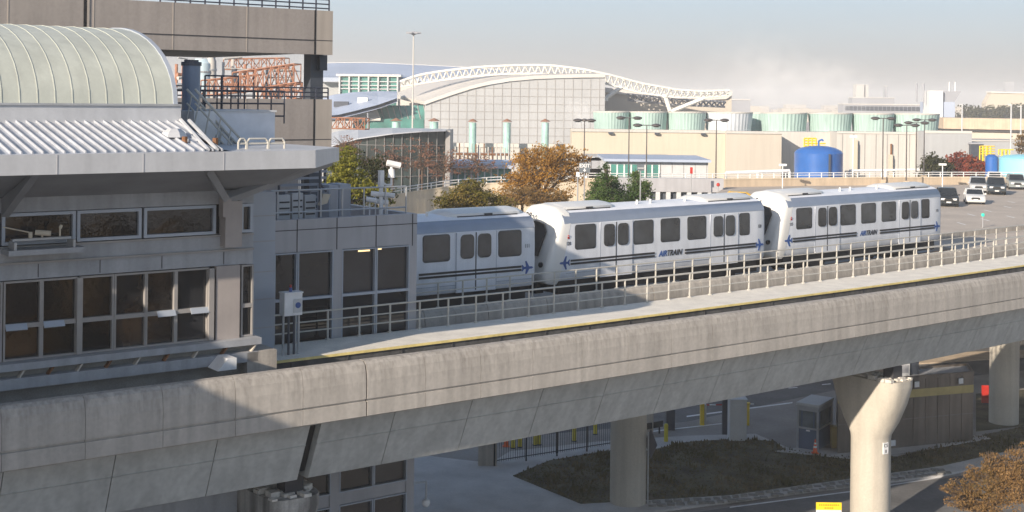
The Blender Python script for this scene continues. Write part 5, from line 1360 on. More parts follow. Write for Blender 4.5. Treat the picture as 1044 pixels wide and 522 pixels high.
# arched roof truss
def truss(top,bot,D,name,label,m,rr=.30,dep=3.0,n=50):
    def interp(c,x):
        for (xa,ya),(xb,yb) in zip(c,c[1:]):
            if xa<=x<=xb: return ya+(yb-ya)*(x-xa)/(xb-xa)
        return c[-1][1]
    t=None; xs=[top[0][0]+(top[-1][0]-top[0][0])*i/n for i in range(n+1)]
    T1=[atD(x,interp(top,x),D) for x in xs]; B1=[atD(x,interp(bot,x),D) for x in xs]
    t=thing(name,label,'roof truss',(T1[n//2].x,D,0))
    for k,dy in enumerate((0,dep)):
        b=MB(); b.path([(p.x,p.y+dy,p.z) for p in T1],rr,5); b.build('top_chord',M[m],t)
    b=MB(); b.path([(p.x,p.y+dep/2,p.z) for p in B1],rr,5); b.build('bottom_chord',M[m],t)
    b=MB()
    for i in range(n):
        for dy in (0,dep):
            b.tube((T1[i].x,D+dy,T1[i].z),(B1[i].x/2+B1[i+1].x/2,D+dep/2,(B1[i].z+B1[i+1].z)/2),rr*.6,4)
            b.tube((T1[i+1].x,D+dy,T1[i+1].z),(B1[i].x/2+B1[i+1].x/2,D+dep/2,(B1[i].z+B1[i+1].z)/2),rr*.6,4)
    b.build('web_members',M[m],t); return t
truss([(408,83),(420,78.5),(431,75.5),(450,72.5),(470,70),(495,67.8),(520,66.7),(545,66.2),(565,66.8),(595,70.5),(621,76),(655,85),(691,91.5),(715,93),(744,92)],
      [(408,88),(420,86.5),(431,84.5),(450,81.5),(470,78.8),(495,76.5),(520,75),(545,74.8),(565,76),(595,79.5),(621,86),(655,95),(691,99.5),(715,99.5),(744,97)],345,'arched_truss','long white arched lattice truss rising over the terminal roof','truss_white')
for (a,c,lb) in (((617,100.5),(634,88.5),'short diagonal white strut right of the gridded hall'),((678,97),(683,113),'steep white strut left of the long diagonal one'),((686,113),(718,100),'long diagonal white strut above the cooling towers')):
    A=atD(*a,343);B=atD(*c,343); t=thing('roof_strut',lb,'strut',(A.x,343,min(A.z,B.z))); b=MB(); b.tube(A,B,.55,6); b.build('tube',M['truss_white'],t); b=MB(); b.lathe((A.x,A.y,A.z-.6),[(.8,0),(.8,.8)],8); b.build('foot',M['truss_white'],t)
D=362; P=[atD(x,y,D) for x,y in ((617,94),(640,97),(670,101),(700,103),(740,101),(746,97))]
t=thing('terminal_block','grey-beige terminal block under the falling end of the truss','building',(P[2].x,D,0)); b=MB(); poly=[(p.x,p.z) for p in P]+[(P[-1].x,0),(P[0].x,0)]; b.rings([[(x,D,z) for x,z in poly],[(x,D+50,z) for x,z in poly]]); b.build('wall',M['beige_dull'],t)
b=MB(); b.rings([[(p.x,D-.8,p.z) for p in P]+[(p.x,D-.8,p.z+1.3) for p in P[::-1]],[(p.x,D+50,p.z+.01) for p in P]+[(p.x,D+50,p.z+1.3) for p in P[::-1]]]); b.build('roof',M['roof_pale'],t)
# long low truss line under arch to the right (grey)
truss([(640,96),(690,101),(740,104)],[(640,102),(690,107),(740,109)],352,'low_truss','greyer lower lattice girder beneath the white arch','far_grey',.3,2.5,18)
# far left roofs
D=470; P=[atD(x,y,D) for x,y in ((325,64.5),(345,63.6),(380,63.8),(430,66),(480,68.5),(520,72))]
t=thing('terminal_roof','wide pale blue terminal roof with a cream ridge at the horizon','building',(P[2].x,D+40,0))
b=MB(); b.rings([[(p.x,D,p.z-1.3) for p in P]+[(p.x,D,p.z) for p in P[::-1]],[(p.x,D+3,p.z-1.3) for p in P]+[(p.x,D+3,p.z) for p in P[::-1]]]); b.build('ridge',M['roof_cream'],t)
b=MB(); P2=[atD(x,y,D-70) for x,y in ((325,79),(345,79),(380,79),(430,80),(480,82),(520,84))]
b.rings([[(p.x,p.y,p.z-.1) for p in P]+[(p.x,p.y,p.z-1.2) for p in P[::-1]],[(q.x,q.y,q.z) for q in P2]+[(q.x,q.y,q.z-1.2) for q in P2[::-1]]]); b.build('roof',M['roof_blue'],t)
b=MB(); b.box(P2[0].x,P2[-1].x,D-66,D,0,P2[0].z-1.3); b.build('wall',M['clad_white'],t)
A=atD(346,77.5,395); B=atD(405,93,395)
t=thing('glazed_concourse','sloping glazed concourse with pale piers below the far roof','building',((A.x+B.x)/2,400,0))
b=MB(); b.box(A.x,B.x,396,402,0,A.z); b.build('wall',M['green_glass'],t)
for i in range(7):
    x=A.x+(B.x-A.x)*i/6; b=MB(); b.box(x-.22,x+.22,395.2,396,0,A.z); b.build('pier',M['box_pale'],t)
for f in (.35,.62,.86):
    b=MB(); z_=A.z+(B.z-A.z)*f; b.box(A.x,B.x,395.5,396,z_-.14,z_+.14); b.build('band',M['box_pale'],t)
b=MB(); b.box(A.x-1,B.x+1,395,403,A.z,A.z+.6); b.build('roof',M['roof_cream'],t)
b=MB(); b.box(B.x,B.x+6,396,402,0,A.z-1); b.build('end_block',M['roof_pale'],t)
# long snow blue curved roof
D=326
t=thing('curved_roof_hall','low hall with a blue-white curved roof left of the slanted green glass','building',(atD(370,100,D).x,D,0))
b=MB(); top=[(326,101),(340,96.5),(360,94),(385,92.8),(405,93)]; bot=[(326,119),(345,117),(362,113),(385,107),(405,100)]
R=[[tuple(atD(x,y,D+40)) for x,y in top],[tuple(atD((x+u)/2,(y+v)/2-1.2,D+20)) for (x,y),(u,v) in zip(top,bot)],[tuple(atD(x,y,D)) for x,y in bot]]
b.rings(R,cap=False,closed=False); R2=[[(p[0],p[1],p[2]-1) for p in r] for r in R]; b.rings(R2,cap=False,closed=False); b.build('roof',M['roof_blue'],t)
A=atD(326,119.5,D+1); B=atD(360,119.5,D+1); b=MB(); b.box(A.x,B.x,D+1,D+30,0,A.z-.8); b.build('wall',M['clad_white'],t)
for k,(x,y,s_) in enumerate(((370,101,1.0),(348,105,1.4))):
    P_=atD(x,y,D+14); b=MB(); b.box(P_.x-s_*1.3,P_.x+s_*1.3,P_.y-1,P_.y+1,P_.z-1,P_.z+.4); b.build('roof_light',M['roof_cream' if k==0 else 'dark_steel'],t)
# curved glass building with the sweeping white roof
D=172
def cD(x): return D+ (x-400)**2/900.
top=[(330,137.5),(345,133.5),(365,131),(400,130.3),(430,130.8),(454.5,131.6)]
low=[(330,152),(345,147.5),(365,142),(400,137),(430,134.6),(454.5,133.8)]
t=thing('curved_glass_building','curved dark glass building with a sweeping white roof edge','building',(atD(400,150,D).x,D+8,0))
b=MB(); R=[[tuple(atD(x,y,cD(x)-1.2)) for x,y in low],[tuple(atD(x,y-1,cD(x)-1.0)) for x,y in low],[tuple(atD(x,y,cD(x)+16)) for x,y in top],[(lambda p:(p.x,p.y,p.z-1))(atD(x,y,cD(x)+16)) for x,y in top]]
n=len(low); vs=[p for r in R for p in r]; b.rings(R,cap=False,closed=False); b.add(R[0]+R[3],[(i,i+1,n+i+1,n+i) for i in range(n-1)]); b.build('roof',M['canopy_white'],t)
xs=[330+124.5*i/14 for i in range(15)]
def ylow(x):
    for (xa,ya),(xb,yb) in zip(low,low[1:]):
        if xa<=x<=xb: return ya+(yb-ya)*(x-xa)/(xb-xa)
pts=[atD(x,ylow(x),cD(x)) for x in xs]
b=MB(); b.rings([[(p.x,p.y,0),(p.x,p.y,p.z+.05),(p.x,p.y+10,p.z+.05),(p.x,p.y+10,0)] for p in pts]); b.build('glass_wall',M['curved_glass'],t)
for p in pts: b=MB(); b.box(p.x-.05,p.x+.05,p.y-.15,p.y-.002,0,p.z); b.build('mullion',M['mullion_dark'],t)
for z_ in (15.6,13.6,11.6):
    b=MB(); b.path([(p.x,p.y-.1,z_) for p in pts if p.z>z_],.05,4); b.build('transom',M['mullion_dark'],t)
p=pts[-1]; b=MB(); b.box(p.x,p.x+.6,p.y-.3,p.y+9,0,p.z+.1); b.build('end_pier',M['clad_line'],t)
# low glazed wing to the right of it
D=186; A=atD(454,166.5,D); B=atD(521,167.5,D); t=thing('low_wing','low glazed wing with a flat blue-white roof behind the bare trees','building',((A.x+B.x)/2,D,0))
b=MB(); b.box(A.x,B.x,D,D+15,0,A.z-.6); b.build('glass_wall',M['green_glass'],t)
b=MB(); b.box(A.x-.5,B.x+.6,D-.9,D+15,A.z-.6,A.z-.1); b.build('roof',M['roof_blue'],t)
for i in range(11): x=A.x+(B.x-A.x)*i/10; b=MB(); b.box(x-.09,x+.09,D-.12,D-.002,0,A.z-.6); b.build('mullion',M['box_pale'],t)
tt,a1,a2,z_=far_box(455,600,150.5,232,20,'offwhite','service_block','pale service block carrying the row of teal stacks','building')
b=MB(); b.box(a1,a2,231.8,232,z_,z_+.7); b.build('parapet',M['roof_pale'],tt)
random.seed(4)
for i in range(16):
    x_=460+i*4.2; P_=atD(x_,148+random.uniform(-3,3),212); 
    t=thing('roof_pipe','thin reddish pipe on the roof before the gridded hall','pipe',(P_.x,212,0),0,'thin pipes on the service roof'); b=MB(); b.tube((P_.x,212,0),(P_.x,212,P_.z),.11,5); b.build('pipe',M[random.choice(['rust','offwhite','pipe_grey'])],t)
tt,a1,a2,z_=far_box(455,520,158,213,10,'roof_pale','service_shed','pale shed roof at the foot of the thin pipes','building'); b=MB(); b.box(a1,a2,212.8,213,z_,z_+.3); b.build('roof_edge',M['rust'],tt)
for i,(x,yt,lb) in enumerate(((404,121.3,'teal stack leftmost in the row, before the green glass'),(442.5,121.3,'teal stack at the corner of the gridded hall'),(482,122,'third teal stack from the left, before the gridded hall'),(517,122,'fourth teal stack from the left, before the gridded hall'),(556,122,'rightmost teal stack, above the orange tree'))):
    D=228; P_=atD(x,yt,D); w_=.62 if i>1 else .75
    t=thing('teal_stack',lb,'vent stack',(P_.x,D,0),0,'teal vent stacks'); b=MB(); b.lathe((P_.x,D,0),[(w_,0),(w_,P_.z-4),(w_,P_.z-.5)],14); o=b.build('shaft',M['stack_teal'],t); autosmooth(o)
    b=MB(); b.lathe((P_.x,D,P_.z-.35),[(w_*1.5,0),(w_*.2,.5)],14); b.build('cap',M['stack_cap'],t)
# mast light and small poles
P_=atD(421.7,33,240); t=thing('high_mast','tall slender mast light against the sky','mast light',(P_.x,240,0)); b=MB(); b.tube((P_.x,240,0),(P_.x,240,P_.z),.20,8,.11); b.build('pole',M['offwhite'],t)
b=MB(); b.lathe((P_.x,240,P_.z-.5),[(.2,0),(.5,.2),(.5,.45),(.15,.7)],10)
for a in range(6): b.box(P_.x+1.05*math.cos(a*pi/3)-.3,P_.x+1.05*math.cos(a*pi/3)+.3,240+1.05*math.sin(a*pi/3)-.25,240+1.05*math.sin(a*pi/3)+.25,P_.z-.25,P_.z+.05)
b.build('lamp_ring',M['far_grey'],t)
for a in range(3): b=MB(); b.tube((P_.x-1.1*math.cos(a*pi/3),240-1.1*math.sin(a*pi/3),P_.z-.1),(P_.x+1.1*math.cos(a*pi/3),240+1.1*math.sin(a*pi/3),P_.z-.1),.05,4); b.build('arm',M['far_grey'],t)
for x,y,D,lb in ((375,116.5,200,'thin dark pole before the lower green glazing'),(488,146,190,'thin white pole before the low glazed wing'),(456.5,160,188,'short white pole at the end of the curved building')):
    P_=atD(x,y,D); t=thing('thin_pole',lb,'pole',(P_.x,D,0)); b=MB(); b.tube((P_.x,D,0),(P_.x,D,P_.z),.1,6); b.build('shaft',M['offwhite' if x>400 else 'far_grey'],t); b=MB(); b.lathe((P_.x,D,P_.z),[(.16,0),(.05,.2)],8); b.build('cap',M['far_grey'],t)
# ---- right: elevated highway
D=300
A=atD(962,120,D+15); B=atD(1060,121.8,D-5)
t=thing('highway_bridge','tan elevated highway bridge at the right horizon','bridge',((A.x+B.x)/2,D,0))
def hb(z0,z1,m,nm,w0=0,w1=10,y=0): 
    b=MB(); b.rings([[(A.x,A.y+w0+y,z0+A.z),(A.x,A.y+w0+y,z1+A.z),(A.x,A.y+w1,z1+A.z),(A.x,A.y+w1,z0+A.z)],[(B.x+60,B.y-8+w0+y,z0+A.z),(B.x+60,B.y-8+w0+y,z1+A.z),(B.x+60,B.y-8+w1,z1+A.z),(B.x+60,B.y-8+w1,z0+A.z)]]); b.build(nm,M[m],t)
hb(-2.6,0,'wall_tan','parapet'); hb(-3.1,-2.6,'seam_dark','shadow_gap',.5,9.5); hb(-5.3,-3.1,'beige_dull','girder',1.4,8.6)
for px_ in (1022,): 
    q=atD(px_,140,D); b=MB(); b.rings([[(q.x-2.2,D,A.z-5.3),(q.x+2.2,D,A.z-5.3),(q.x+2.2,D+5,A.z-5.3),(q.x-2.2,D+5,A.z-5.3)],[(q.x-1.2,D+1,A.z-8.5),(q.x+1.2,D+1,A.z-8.5),(q.x+1.2,D+4,A.z-8.5),(q.x-1.2,D+4,A.z-8.5)],[(q.x-1.2,D+1,0),(q.x+1.2,D+1,0),(q.x+1.2,D+4,0),(q.x-1.2,D+4,0)]]); b.build('pier',M['concrete_deck'],t)
for i in range(4):
    x=A.x+5+i*9; b=MB(); b.tube((x,A.y-i*1.6,A.z),(x,A.y-i*1.6,A.z+.8),.12,4); b.build('post',M['dark_steel'],t)
for px_,y0,y1,D,lb in ((981,107,119,290,'left light pole above the highway bridge'),(1031,107,121,285,'right light pole above the highway bridge'),(1041,109,121,280,'light pole at the photo edge above the highway bridge')):
    P_=atD(px_,y0,D); t=thing('light_pole',lb,'light pole',(P_.x,D,0)); b=MB(); b.tube((P_.x,D,0),(P_.x,D,P_.z),.16,6); b.build('shaft',M['box_pale'],t); b=MB(); b.box(P_.x-.8,P_.x+.1,D-.15,D+.15,P_.z,P_.z+.2); b.build('lamp_head',M['box_pale'],t)
tt,a1,a2,z_=far_box(990,1060,144,290,20,'clad_white','bright_block','bright white block beneath the highway bridge','building'); b=MB(); b.box(a1,a2,289.8,290,z_,z_+.2); b.build('roof_edge',M['roof_pale'],tt)
tt,a1,a2,z_=far_box(990,1003,147,216,8,'dark_steel','dark_shed','small dark shed left of the yellow railing','building'); b=MB(); b.box(a1-.2,a2+.2,215.8,224,z_,z_+.25); b.build('roof',M['far_grey'],tt)
# cyan tank, blue column, yellow scaffold
A=atD(1030.5,160,185); R_=4.2; c=(A.x+R_,185+R_); zt=atD(1040,157.5,185+R_).z
t=thing('cyan_tank','light cyan storage tank cut by the right edge','tank',(c[0],c[1],0)); b=MB(); b.lathe((*c,0),[(R_,0),(R_,zt-.5),(R_*.8,zt-.15),(R_*.3,zt)],32); o=b.build('shell',M['tank_cyan'],t); autosmooth(o,50)
b=MB(); b.lathe((*c,zt-.65),[(R_+.06,0),(R_+.06,.15)],32); b.build('hoop',M['tank_cyan'],t)
A=atD(1011,157.5,190); t=thing('blue_column','narrow blue cylindrical vessel left of the cyan tank','tank',(A.x,190,0)); b=MB(); b.lathe((A.x,190,0),[(.85,0),(.85,A.z-.3),(.4,A.z)],16); o=b.build('shell',M['tank_blue'],t); autosmooth(o,50)
b=MB(); b.box(A.x+.9,A.x+1.1,189.6,189.9,0,A.z); b.build('ladder',M['pipe_grey'],t)
for x0,x1,y0,y1,D,lb in ((1021.5,1029,152.5,180,192,'yellow steel access tower left of the cyan tank'),(1002,1010,149,157,196,'yellow railing block above the blue vessel')):
    A=atD(x0,y0,D);B=atD(x1,y1,D); t=thing('yellow_scaffold',lb,'scaffold',((A.x+B.x)/2,D,B.z)); 
    for x in (A.x,(A.x+B.x)/2,B.x):
        b=MB(); b.tube((x,D,0),(x,D,A.z),.11,4); b.tube((x,D+1.2,0),(x,D+1.2,A.z),.11,4); b.build('post',M['safety_yellow'],t)
    n=max(3,int((A.z-B.z)/.9))
    for i in range(n+1):
        z_=B.z+(A.z-B.z)*i/n; b=MB(); b.tube((A.x-.3,D,z_),(B.x+.6,D,z_),.08,4); b.build('rail',M['safety_yellow'],t)
# control block with white screen wall, slanted block
tt,a1,a2,z_=far_box(948,961.5,92.5,560,9,'paint_white','control_block','bright white block with antennas above the cooling towers','building')
for i in range(2):
    b=MB(); x=a1-2-i*3.0; b.tube((x,562,z_-5),(x,562,z_+3),.35,4); b.build('antenna',M['far_grey'],tt)
P=[atD(x,y,562) for x,y in ((961.5,93),(980,93),(973,104),(961.5,104))]
t=thing('slanted_block','grey block with a slanted end next to the bright white one','building',(P[0].x+4,562,0))
b=MB(); poly=[(p.x,p.z) for p in P]+[]; b.rings([[(x,562,z) for x,z in poly],[(x,572,z) for x,z in poly]]); b.build('upper_storey',M['far_grey'],t)
b=MB(); b.box(P[0].x-6,P[2].x,561,574,0,P[2].z); b.build('base_storey',M['roof_blue'],t)
for dx in (3,5.5):
    b=MB(); b.tube((P[0].x+dx+1,566,P[0].z),(P[0].x+dx+1,566,P[0].z+4),.3,4); b.build('antenna',M['paint_white'],t)
# horizon blocks
random.seed(21)
for i,(x0,x1,y,D,m,nm,lb) in enumerate(((869,912,100,1000,'far_grey','flat_terminal','grey flat terminal behind the seventh cooling tower'),(860,945,107,700,'far_grey','long_shed','long grey shed just above the cooling towers'),(883,885.5,87,1300,'offwhite','slim_tower','slim pale chimney block over the cooling towers'),(873,881,86.5,1300,'offwhite','square_tower','small pale square tower left of the slim chimney block'),(745,765,102,800,'far_grey','far_block','grey block in the steam behind the truss end'),(903,905.5,88,1800,'far_grey','hazy_tower','hazy slim tower right of the pale towers'),(1025,1034,84,2400,'far_grey','hazy_tower','hazy high-rise on the right horizon'))):
    tt,a1,a2,z_=far_box(x0,x1,y,D,12,m,nm,lb,'building'); b=MB(); b.box(a1-.3,a2+.3,D-.4,D+12,z_,z_+.5); b.build('roof',M['roof_pale'],tt)
    if i==1:
        for k in range(20): b=MB(); x=a1+(a2-a1)*k/20; b.box(x+.8,x+2.6,D-.5,D-.41,z_-3.0,z_-.8); b.build('window',M['dark_steel'],tt)
P=[atD(x,y,900) for x,y in ((997,105),(1005,105),(1011,94.5),(1080,96.5),(1080,105))]
t=thing('hangar','large pale sand-coloured hangar at the right horizon','building',(P[2].x+20,900,0)); b=MB(); poly=[(P[1].x,P[1].z),(P[2].x,P[2].z),(P[3].x,P[3].z),(P[4].x,0),(P[1].x,0)]; b.rings([[(x,900,z) for x,z in poly],[(x,908,z) for x,z in poly]]); b.build('wall',M['beige'],t)
b=MB(); b.rings([[(P[2].x-1,899,P[2].z),(P[3].x,899,P[3].z),(P[3].x,899,P[3].z+.8),(P[2].x-1,899,P[2].z+.8)],[(P[2].x-1,908,P[2].z),(P[3].x,908,P[3].z),(P[3].x,908,P[3].z+.8),(P[2].x-1,908,P[2].z+.8)]]); b.build('roof',M['roof_cream'],t)
b=MB(); random.seed(9)
for i in range(240):
    x=random.uniform(-300,900); y=random.uniform(1300,2600); h=random.uniform(5,16); w=random.uniform(6,30); b.box(x-w,x+w,y,y+20,0,h)
tag(b.build('distant_city', M['far_building']), 'hazy low city far behind the airport', 'city', kind='stuff')
# ================================================================== foliage
def leafcloud(b, blobs, n, ls, seed, flatk=.8, per=18):
    rnd = random.Random(seed)
    tot = sum(r[3]*r[4]*r[5] for r in blobs)
    for (cx_,cy_,cz_,rx,ry,rz_) in blobs:
        k = int(n*rx*ry*rz_/tot)
        # clumps: small lumps near the blob surface
        nc = max(4, k//per)
        for _ in range(nc):
            while True:
                u=Vector((rnd.uniform(-1,1),rnd.uniform(-1,1),rnd.uniform(-1,1)))
                if .35 < u.length < 1.0: break
            u *= (.7+.5*rnd.random()**1.5)
            c = Vector((cx_+u.x*rx, cy_+u.y*ry, cz_+u.z*rz_)); cr = rnd.choice([.07,.1,.13,.2])*min(rx,rz_)+ls*1.5
            for _ in range(rnd.randint(per//2,per*3//2)):
                d = Vector((rnd.gauss(0,1),rnd.gauss(0,1),rnd.gauss(0,.45)))*cr*.7
                p = c+d; nrm=Vector((rnd.gauss(0,1),rnd.gauss(0,1),rnd.gauss(.4,1))).normalized(); a=nrm.orthogonal().normalized(); e=nrm.cross(a); s_=ls*rnd.uniform(.6,1.3)
                b.add([p+a*s_,p+e*s_*.6,p-a*s_,p-e*s_*.6],[(0,1,2,3)],True)
def tree(name,label,base,ztop,blobs,leaf,n,ls,seed,trunk_r=.2,cat='tree',zb=0,group=None,twigs=10):
    t=thing(name,label,cat,(base[0],base[1],zb),0,group); rnd=random.Random(seed)
    zc=min(q[2]-q[5]*.3 for q in blobs)
    b=MB(); b.tube((base[0],base[1],zb),(base[0]+.1,base[1],zc),trunk_r,8,trunk_r*.7)
    tr=b.build('trunk',M['bark'],t)
    for q in blobs:
        b=MB(); pts=[(base[0]+.1,base[1],zc)]; e=(q[0],q[1],q[2]+q[5]*.3); m_=tuple((pts[0][i]*.5+e[i]*.5)+(rnd.uniform(-.3,.3)) for i in range(3)); b.tube(pts[0],m_,trunk_r*.6,6,trunk_r*.4); b.tube(m_,e,trunk_r*.4,6,trunk_r*.12)
        for _ in range(twigs):
            u=Vector((rnd.uniform(-1,1),rnd.uniform(-1,1),rnd.uniform(-.7,1))).normalized(); b.tube(m_ if rnd.random()<.5 else ((m_[0]+e[0])/2,(m_[1]+e[1])/2,(m_[2]+e[2])/2),(q[0]+u.x*q[3]*.95,q[1]+u.y*q[4]*.95,q[2]+u.z*q[5]*.95),trunk_r*.14+.01,4,.008)
        b.build('limb',M['bark'],tr)
    b=MB(); leafcloud(b,blobs,n,ls,seed); b.build('crown',M[leaf],t)
    return t
def blob(px,py,D,rpx,rpy,dk=1.0,dd=0):
    c=atD(px,py,D+dd); s_=(D+dd)/FPX; return (c.x,c.y,c.z,rpx*s_,rpx*s_*dk,rpy*s_)
def base_of(px,D): a=atD(px,150,D); return (a.x,a.y)
tree('leafy_tree','yellow-green tree left of the roof camera mast',base_of(352,92),0,[blob(352,170,92,18,20),blob(340,190,92,16,16),blob(366,190,92,15,14),blob(358,158,92,9,12),blob(384,196,92,13,14),blob(345,205,92,20,14)],'leaf_olive',11000,.09,1,.25)
tree('bush_tree','dark half-bare tree right behind the roof camera mast',base_of(388,100),0,[blob(385,178,100,16,22),blob(375,200,100,16,14),blob(398,200,100,8,12),blob(372,165,101,10,12)],'leaf_dark',2800,.11,2,.2,twigs=18)
tree('bush_tree','round olive-green tree above the first train car',base_of(475,104),0,[blob(478,202,104,28,16),blob(460,208,104,24,12),blob(495,205,104,22,13),blob(482,190,104,16,10),blob(512,208,104,14,9)],'leaf_mixed',11000,.085,3,.25)
tree('orange_tree','wide orange-brown autumn tree behind the gap between the train cars',base_of(550,126),0,[blob(552,172,126,34,22),blob(530,190,126,26,18),blob(572,160,126,26,14),blob(588,172,126,16,18),blob(540,160,126,16,12),blob(560,200,126,30,12)],'leaf_orange',17000,.10,4,.3,twigs=22)
tree('bare_tree','sparse brown tree in front of the cream wall',base_of(532,112),0,[blob(535,200,112,30,12),blob(515,205,112,20,9),blob(560,204,112,24,9)],'leaf_brown',5000,.085,5,.18,twigs=22)
tree('conifer','larger green conifer of the pair beside the EXIT sign',base_of(618,122),0,[blob(618,175,122,6,10),blob(618,188,122,15,12),blob(616,203,122,22,12),blob(625,196,122,14,12),blob(609,196,122,10,10),blob(618,168,122,3.4,5)],'leaf_green',11000,.09,6,.22)
tree('conifer','smaller green conifer of the pair, under a lamp post',base_of(650,122),0,[blob(649,182,122,8,9),blob(650,196,122,15,12),blob(643,204,122,16,10),blob(657,190,122,9,7),blob(648,175,122,3.5,5)],'leaf_green',7000,.09,7,.2)
tree('green_tree','green half of the tree group right of the white halls',base_of(952,192),0,[blob(953,168,192,13,11),blob(945,175,192,9,8),blob(962,173,192,10,9)],'leaf_dark',2600,.2,8,.25)
tree('red_tree','red autumn tree right of the green one by the parapet',base_of(985,194),0,[blob(978,163,194,12,9),blob(990,166,194,13,9),blob(970,170,194,10,9),blob(1002,172,194,11,8),blob(985,174,194,18,8)],'leaf_red',4200,.2,9,.25)
tree('orange_tree','small orange tree cut by the right edge above the cyan tank',base_of(1044,200),0,[blob(1044,142,205,9,8),blob(1041,150,205,7,7),blob(1054,148,205,12,12)],'leaf_brown',1500,.2,10,.2)
for k,(x,y,D,rx,ry,lb) in enumerate(((400,160,160,20,20,'bare reddish tree before the curved glass, left'),(430,160,158,20,22,'bare reddish tree before the curved glass, middle'),(452,165,156,18,18,'bare reddish tree at the right end of the curved glass'),(485,165,165,22,12,'bare reddish tree before the low glazed wing'),(350,148,150,18,12,'bare reddish tree left, above the yellow-green tree'))):
    tree('bare_tree',lb,base_of(x,D),0,[blob(x,y,D,rx,ry),blob(x-8,y+8,D,rx*.7,ry*.7),blob(x+9,y+6,D,rx*.7,ry*.7)],'leaf_twig',1000,.10,20+k,.2,twigs=26)
tree('brown_tree','rust-brown tree crown at the lower right corner',base_of(1015,56),0,[blob(1022,476,56,24,14),blob(1000,484,57,20,9),blob(985,498,56,22,8),blob(1030,500,55,30,16),blob(1000,514,56,30,12),blob(968,498,56,12,3),blob(1040,462,56,14,10),blob(1012,465,56,10,6),blob(975,512,55.5,14,5),blob(1042,485,55,20,14)],'leaf_rust',19000,.04,30,.12,twigs=30)
# far tree line
b=MB(); rb=random.Random(5); bl=[]
for i in range(40):
    p=atD(985+i*2.5,113.5,700+rb.uniform(0,60)); bl.append((p.x,p.y,p.z-3,6,8,5.5+rb.uniform(0,2)))
leafcloud(b,bl,12000,.8,6)
tag(b.build('far_treeline',M['leaf_dark']),'dark belt of trees beyond the highway bridge','tree belt',kind='stuff')
# ================================================================== steam
def steam(label, c, r, dens, seed):
    b=MB(); n,m_=14,10; R=[]
    for j in range(1,m_): R.append([(c[0]+r[0]*math.sin(pi*j/m_)*math.cos(2*pi*i/n),c[1]+r[1]*math.sin(pi*j/m_)*math.sin(2*pi*i/n),c[2]+r[2]*math.cos(pi*j/m_)) for i in range(n)])
    b.rings(R)
    m=bpy.data.materials.new('steam'); m.use_nodes=True; nt=m.node_tree; N=nt.nodes; L=nt.links
    N.remove(N['Principled BSDF']); v=N.new('ShaderNodeVolumePrincipled'); v.inputs['Color'].default_value=(1,1,1,1); v.inputs['Anisotropy'].default_value=-.2
    tc=N.new('ShaderNodeTexCoord'); no=N.new('ShaderNodeTexNoise'); no.inputs['Scale'].default_value=.30; no.inputs['Detail'].default_value=4; L.new(tc.outputs['Object'],no.inputs['Vector'])
    no.inputs['Distortion'].default_value=.6
    # fade to the edge of the puff
    mp=N.new('ShaderNodeMapping'); mp.inputs['Scale'].default_value=(1/r[0],1/r[1],1/r[2]); mp.inputs['Location'].default_value=(0,0,-1); L.new(tc.outputs['Object'],mp.inputs[0])
    ln=N.new('ShaderNodeVectorMath'); ln.operation='LENGTH'; L.new(mp.outputs[0],ln.inputs[0])
    fr=N.new('ShaderNodeMapRange'); fr.inputs['From Min'].default_value=1; fr.inputs['From Max'].default_value=.25; L.new(ln.outputs['Value'],fr.inputs['Value'])
    nr=N.new('ShaderNodeMapRange'); nr.inputs['From Min'].default_value=.40; nr.inputs['From Max'].default_value=.68; L.new(no.outputs['Fac'],nr.inputs['Value'])
    mu=N.new('ShaderNodeMath'); mu.operation='MULTIPLY'; L.new(fr.outputs[0],mu.inputs[0]); L.new(nr.outputs[0],mu.inputs[1])
    m2=N.new('ShaderNodeMath'); m2.operation='MULTIPLY'; m2.inputs[1].default_value=dens; L.new(mu.outputs[0],m2.inputs[0]); L.new(m2.outputs[0],v.inputs['Density'])
    L.new(v.outputs[0],N['Material Output'].inputs['Volume'])
    o=b.build('steam',m); o['kind']='stuff'; o['label']=label; o['category']='steam'
    return o
for px_,py_,D,rx,rz_,dn,lb in ((800,94,285,13,9,.075,'white steam plume rising from the middle cooling towers'),(850,92,290,11,8,.075,'white steam plume drifting over the right cooling towers'),(775,74,300,16,10,.04,'thin high wisp of steam left of the plumes'),(590,118,255,3.5,4,.10,'small puff of steam left of the first cooling tower')):
    p=atD(px_,py_,D); steam(lb,tuple(p),(rx,8,rz_),dn,1)
# ================================================================== haze
def haze():
    b=MB(); b.box(-1500,2500,-80,5200,-1,60)
    m=bpy.data.materials.new('haze'); m.use_nodes=True; N=m.node_tree.nodes; N.remove(N['Principled BSDF'])
    v=N.new('ShaderNodeVolumePrincipled'); v.inputs['Color'].default_value=(.99,.99,.99,1); v.inputs['Density'].default_value=.0004; v.inputs['Anisotropy'].default_value=0
    m.node_tree.links.new(v.outputs[0],N['Material Output'].inputs['Volume'])
    o=b.build('haze',m); o['kind']='stuff'; o['label']='thin pale haze over the whole airport'
HAZE=True
if HAZE: haze()
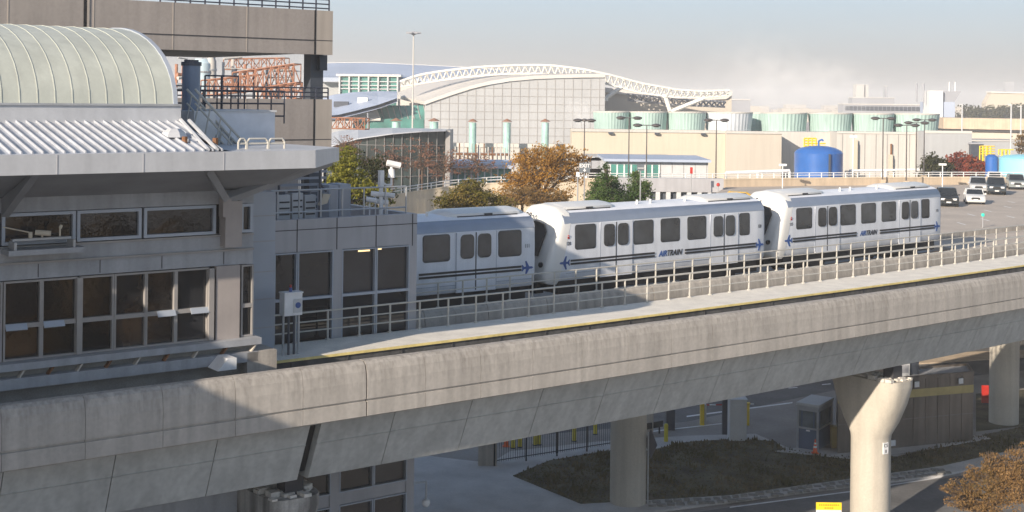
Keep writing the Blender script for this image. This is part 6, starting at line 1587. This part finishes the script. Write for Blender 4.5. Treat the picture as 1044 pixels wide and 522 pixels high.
# ================================================================== light, sky, camera
el=math.radians(19.5); to=Vector((-.60,-.80,0)).normalized()*math.cos(el)+Vector((0,0,math.sin(el)))
sl=bpy.data.lights.new('sun','SUN'); sl.energy=5.0; sl.angle=math.radians(.5); sl.color=(1,.87,.72)
so=bpy.data.objects.new('sun',sl); COL.objects.link(so); so.rotation_euler=to.to_track_quat('Z','Y').to_euler(); so.location=(-60,-80,60)
w=bpy.data.worlds.new('World'); SC.world=w; w.use_nodes=True; N=w.node_tree.nodes; bg=N['Background']
sky=N.new('ShaderNodeTexSky'); sky.sky_type='NISHITA'; sky.sun_disc=False; sky.sun_elevation=el; sky.sun_rotation=math.atan2(-.6,-.8)%(2*pi)
sky.air_density=1.0; sky.dust_density=1.2; sky.ozone_density=1.5; sky.altitude=0
bg.inputs[1].default_value=.11
# hazy air near the horizon: pale beige low down, pale blue a little higher, clear sky above
L=w.node_tree.links; g=N.new('ShaderNodeTexCoord'); sx=N.new('ShaderNodeSeparateXYZ'); L.new(g.outputs['Generated'],sx.inputs[0])
cr=N.new('ShaderNodeValToRGB'); L.new(sx.outputs['Z'],cr.inputs[0]); E_=cr.color_ramp.elements
k=8.7
for i,(p,c) in enumerate(((0,(.345,.325,.315)),(.022,(.365,.36,.36)),(.05,(.395,.445,.485)),(.08,(.40,.50,.585)),(.35,(.30,.42,.60)))):
    if i>1: E_.new(p)
    E_[i].position=p; E_[i].color=(*c,1)
vm=N.new('ShaderNodeVectorMath'); vm.operation='SCALE'; L.new(cr.outputs[0],vm.inputs[0]); vm.inputs['Scale'].default_value=k
fa_=N.new('ShaderNodeMapRange'); L.new(sx.outputs['Z'],fa_.inputs['Value']); fa_.inputs['From Min'].default_value=.10; fa_.inputs['From Max'].default_value=.45; fa_.inputs['To Min'].default_value=.95; fa_.inputs['To Max'].default_value=0
mxx=N.new('ShaderNodeMix'); mxx.data_type='RGBA'; L.new(fa_.outputs[0],mxx.inputs['Factor']); L.new(sky.outputs[0],mxx.inputs['A']); L.new(vm.outputs[0],mxx.inputs['B']); L.new(mxx.outputs['Result'],bg.inputs[0])
cam=bpy.data.cameras.new('camera'); co=bpy.data.objects.new('camera',cam); COL.objects.link(co)
cam.sensor_width=36; cam.lens=FPX/1044*36; cam.shift_y=-(261-CY)/1044; cam.clip_end=9000; cam.clip_start=.5
c_,s_=math.cos(ROLL),math.sin(ROLL)
co.matrix_world=Matrix(((c_,-s_,0,0),(0,0,-1,0),(s_,c_,0,CAMZ),(0,0,0,1)))
SC.camera=co
SC.view_settings.view_transform='Standard'; SC.view_settings.look='None'; SC.view_settings.exposure=0.5; SC.view_settings.gamma=1
SC.cycles.use_denoising=True; SC.cycles.volume_bounces=4
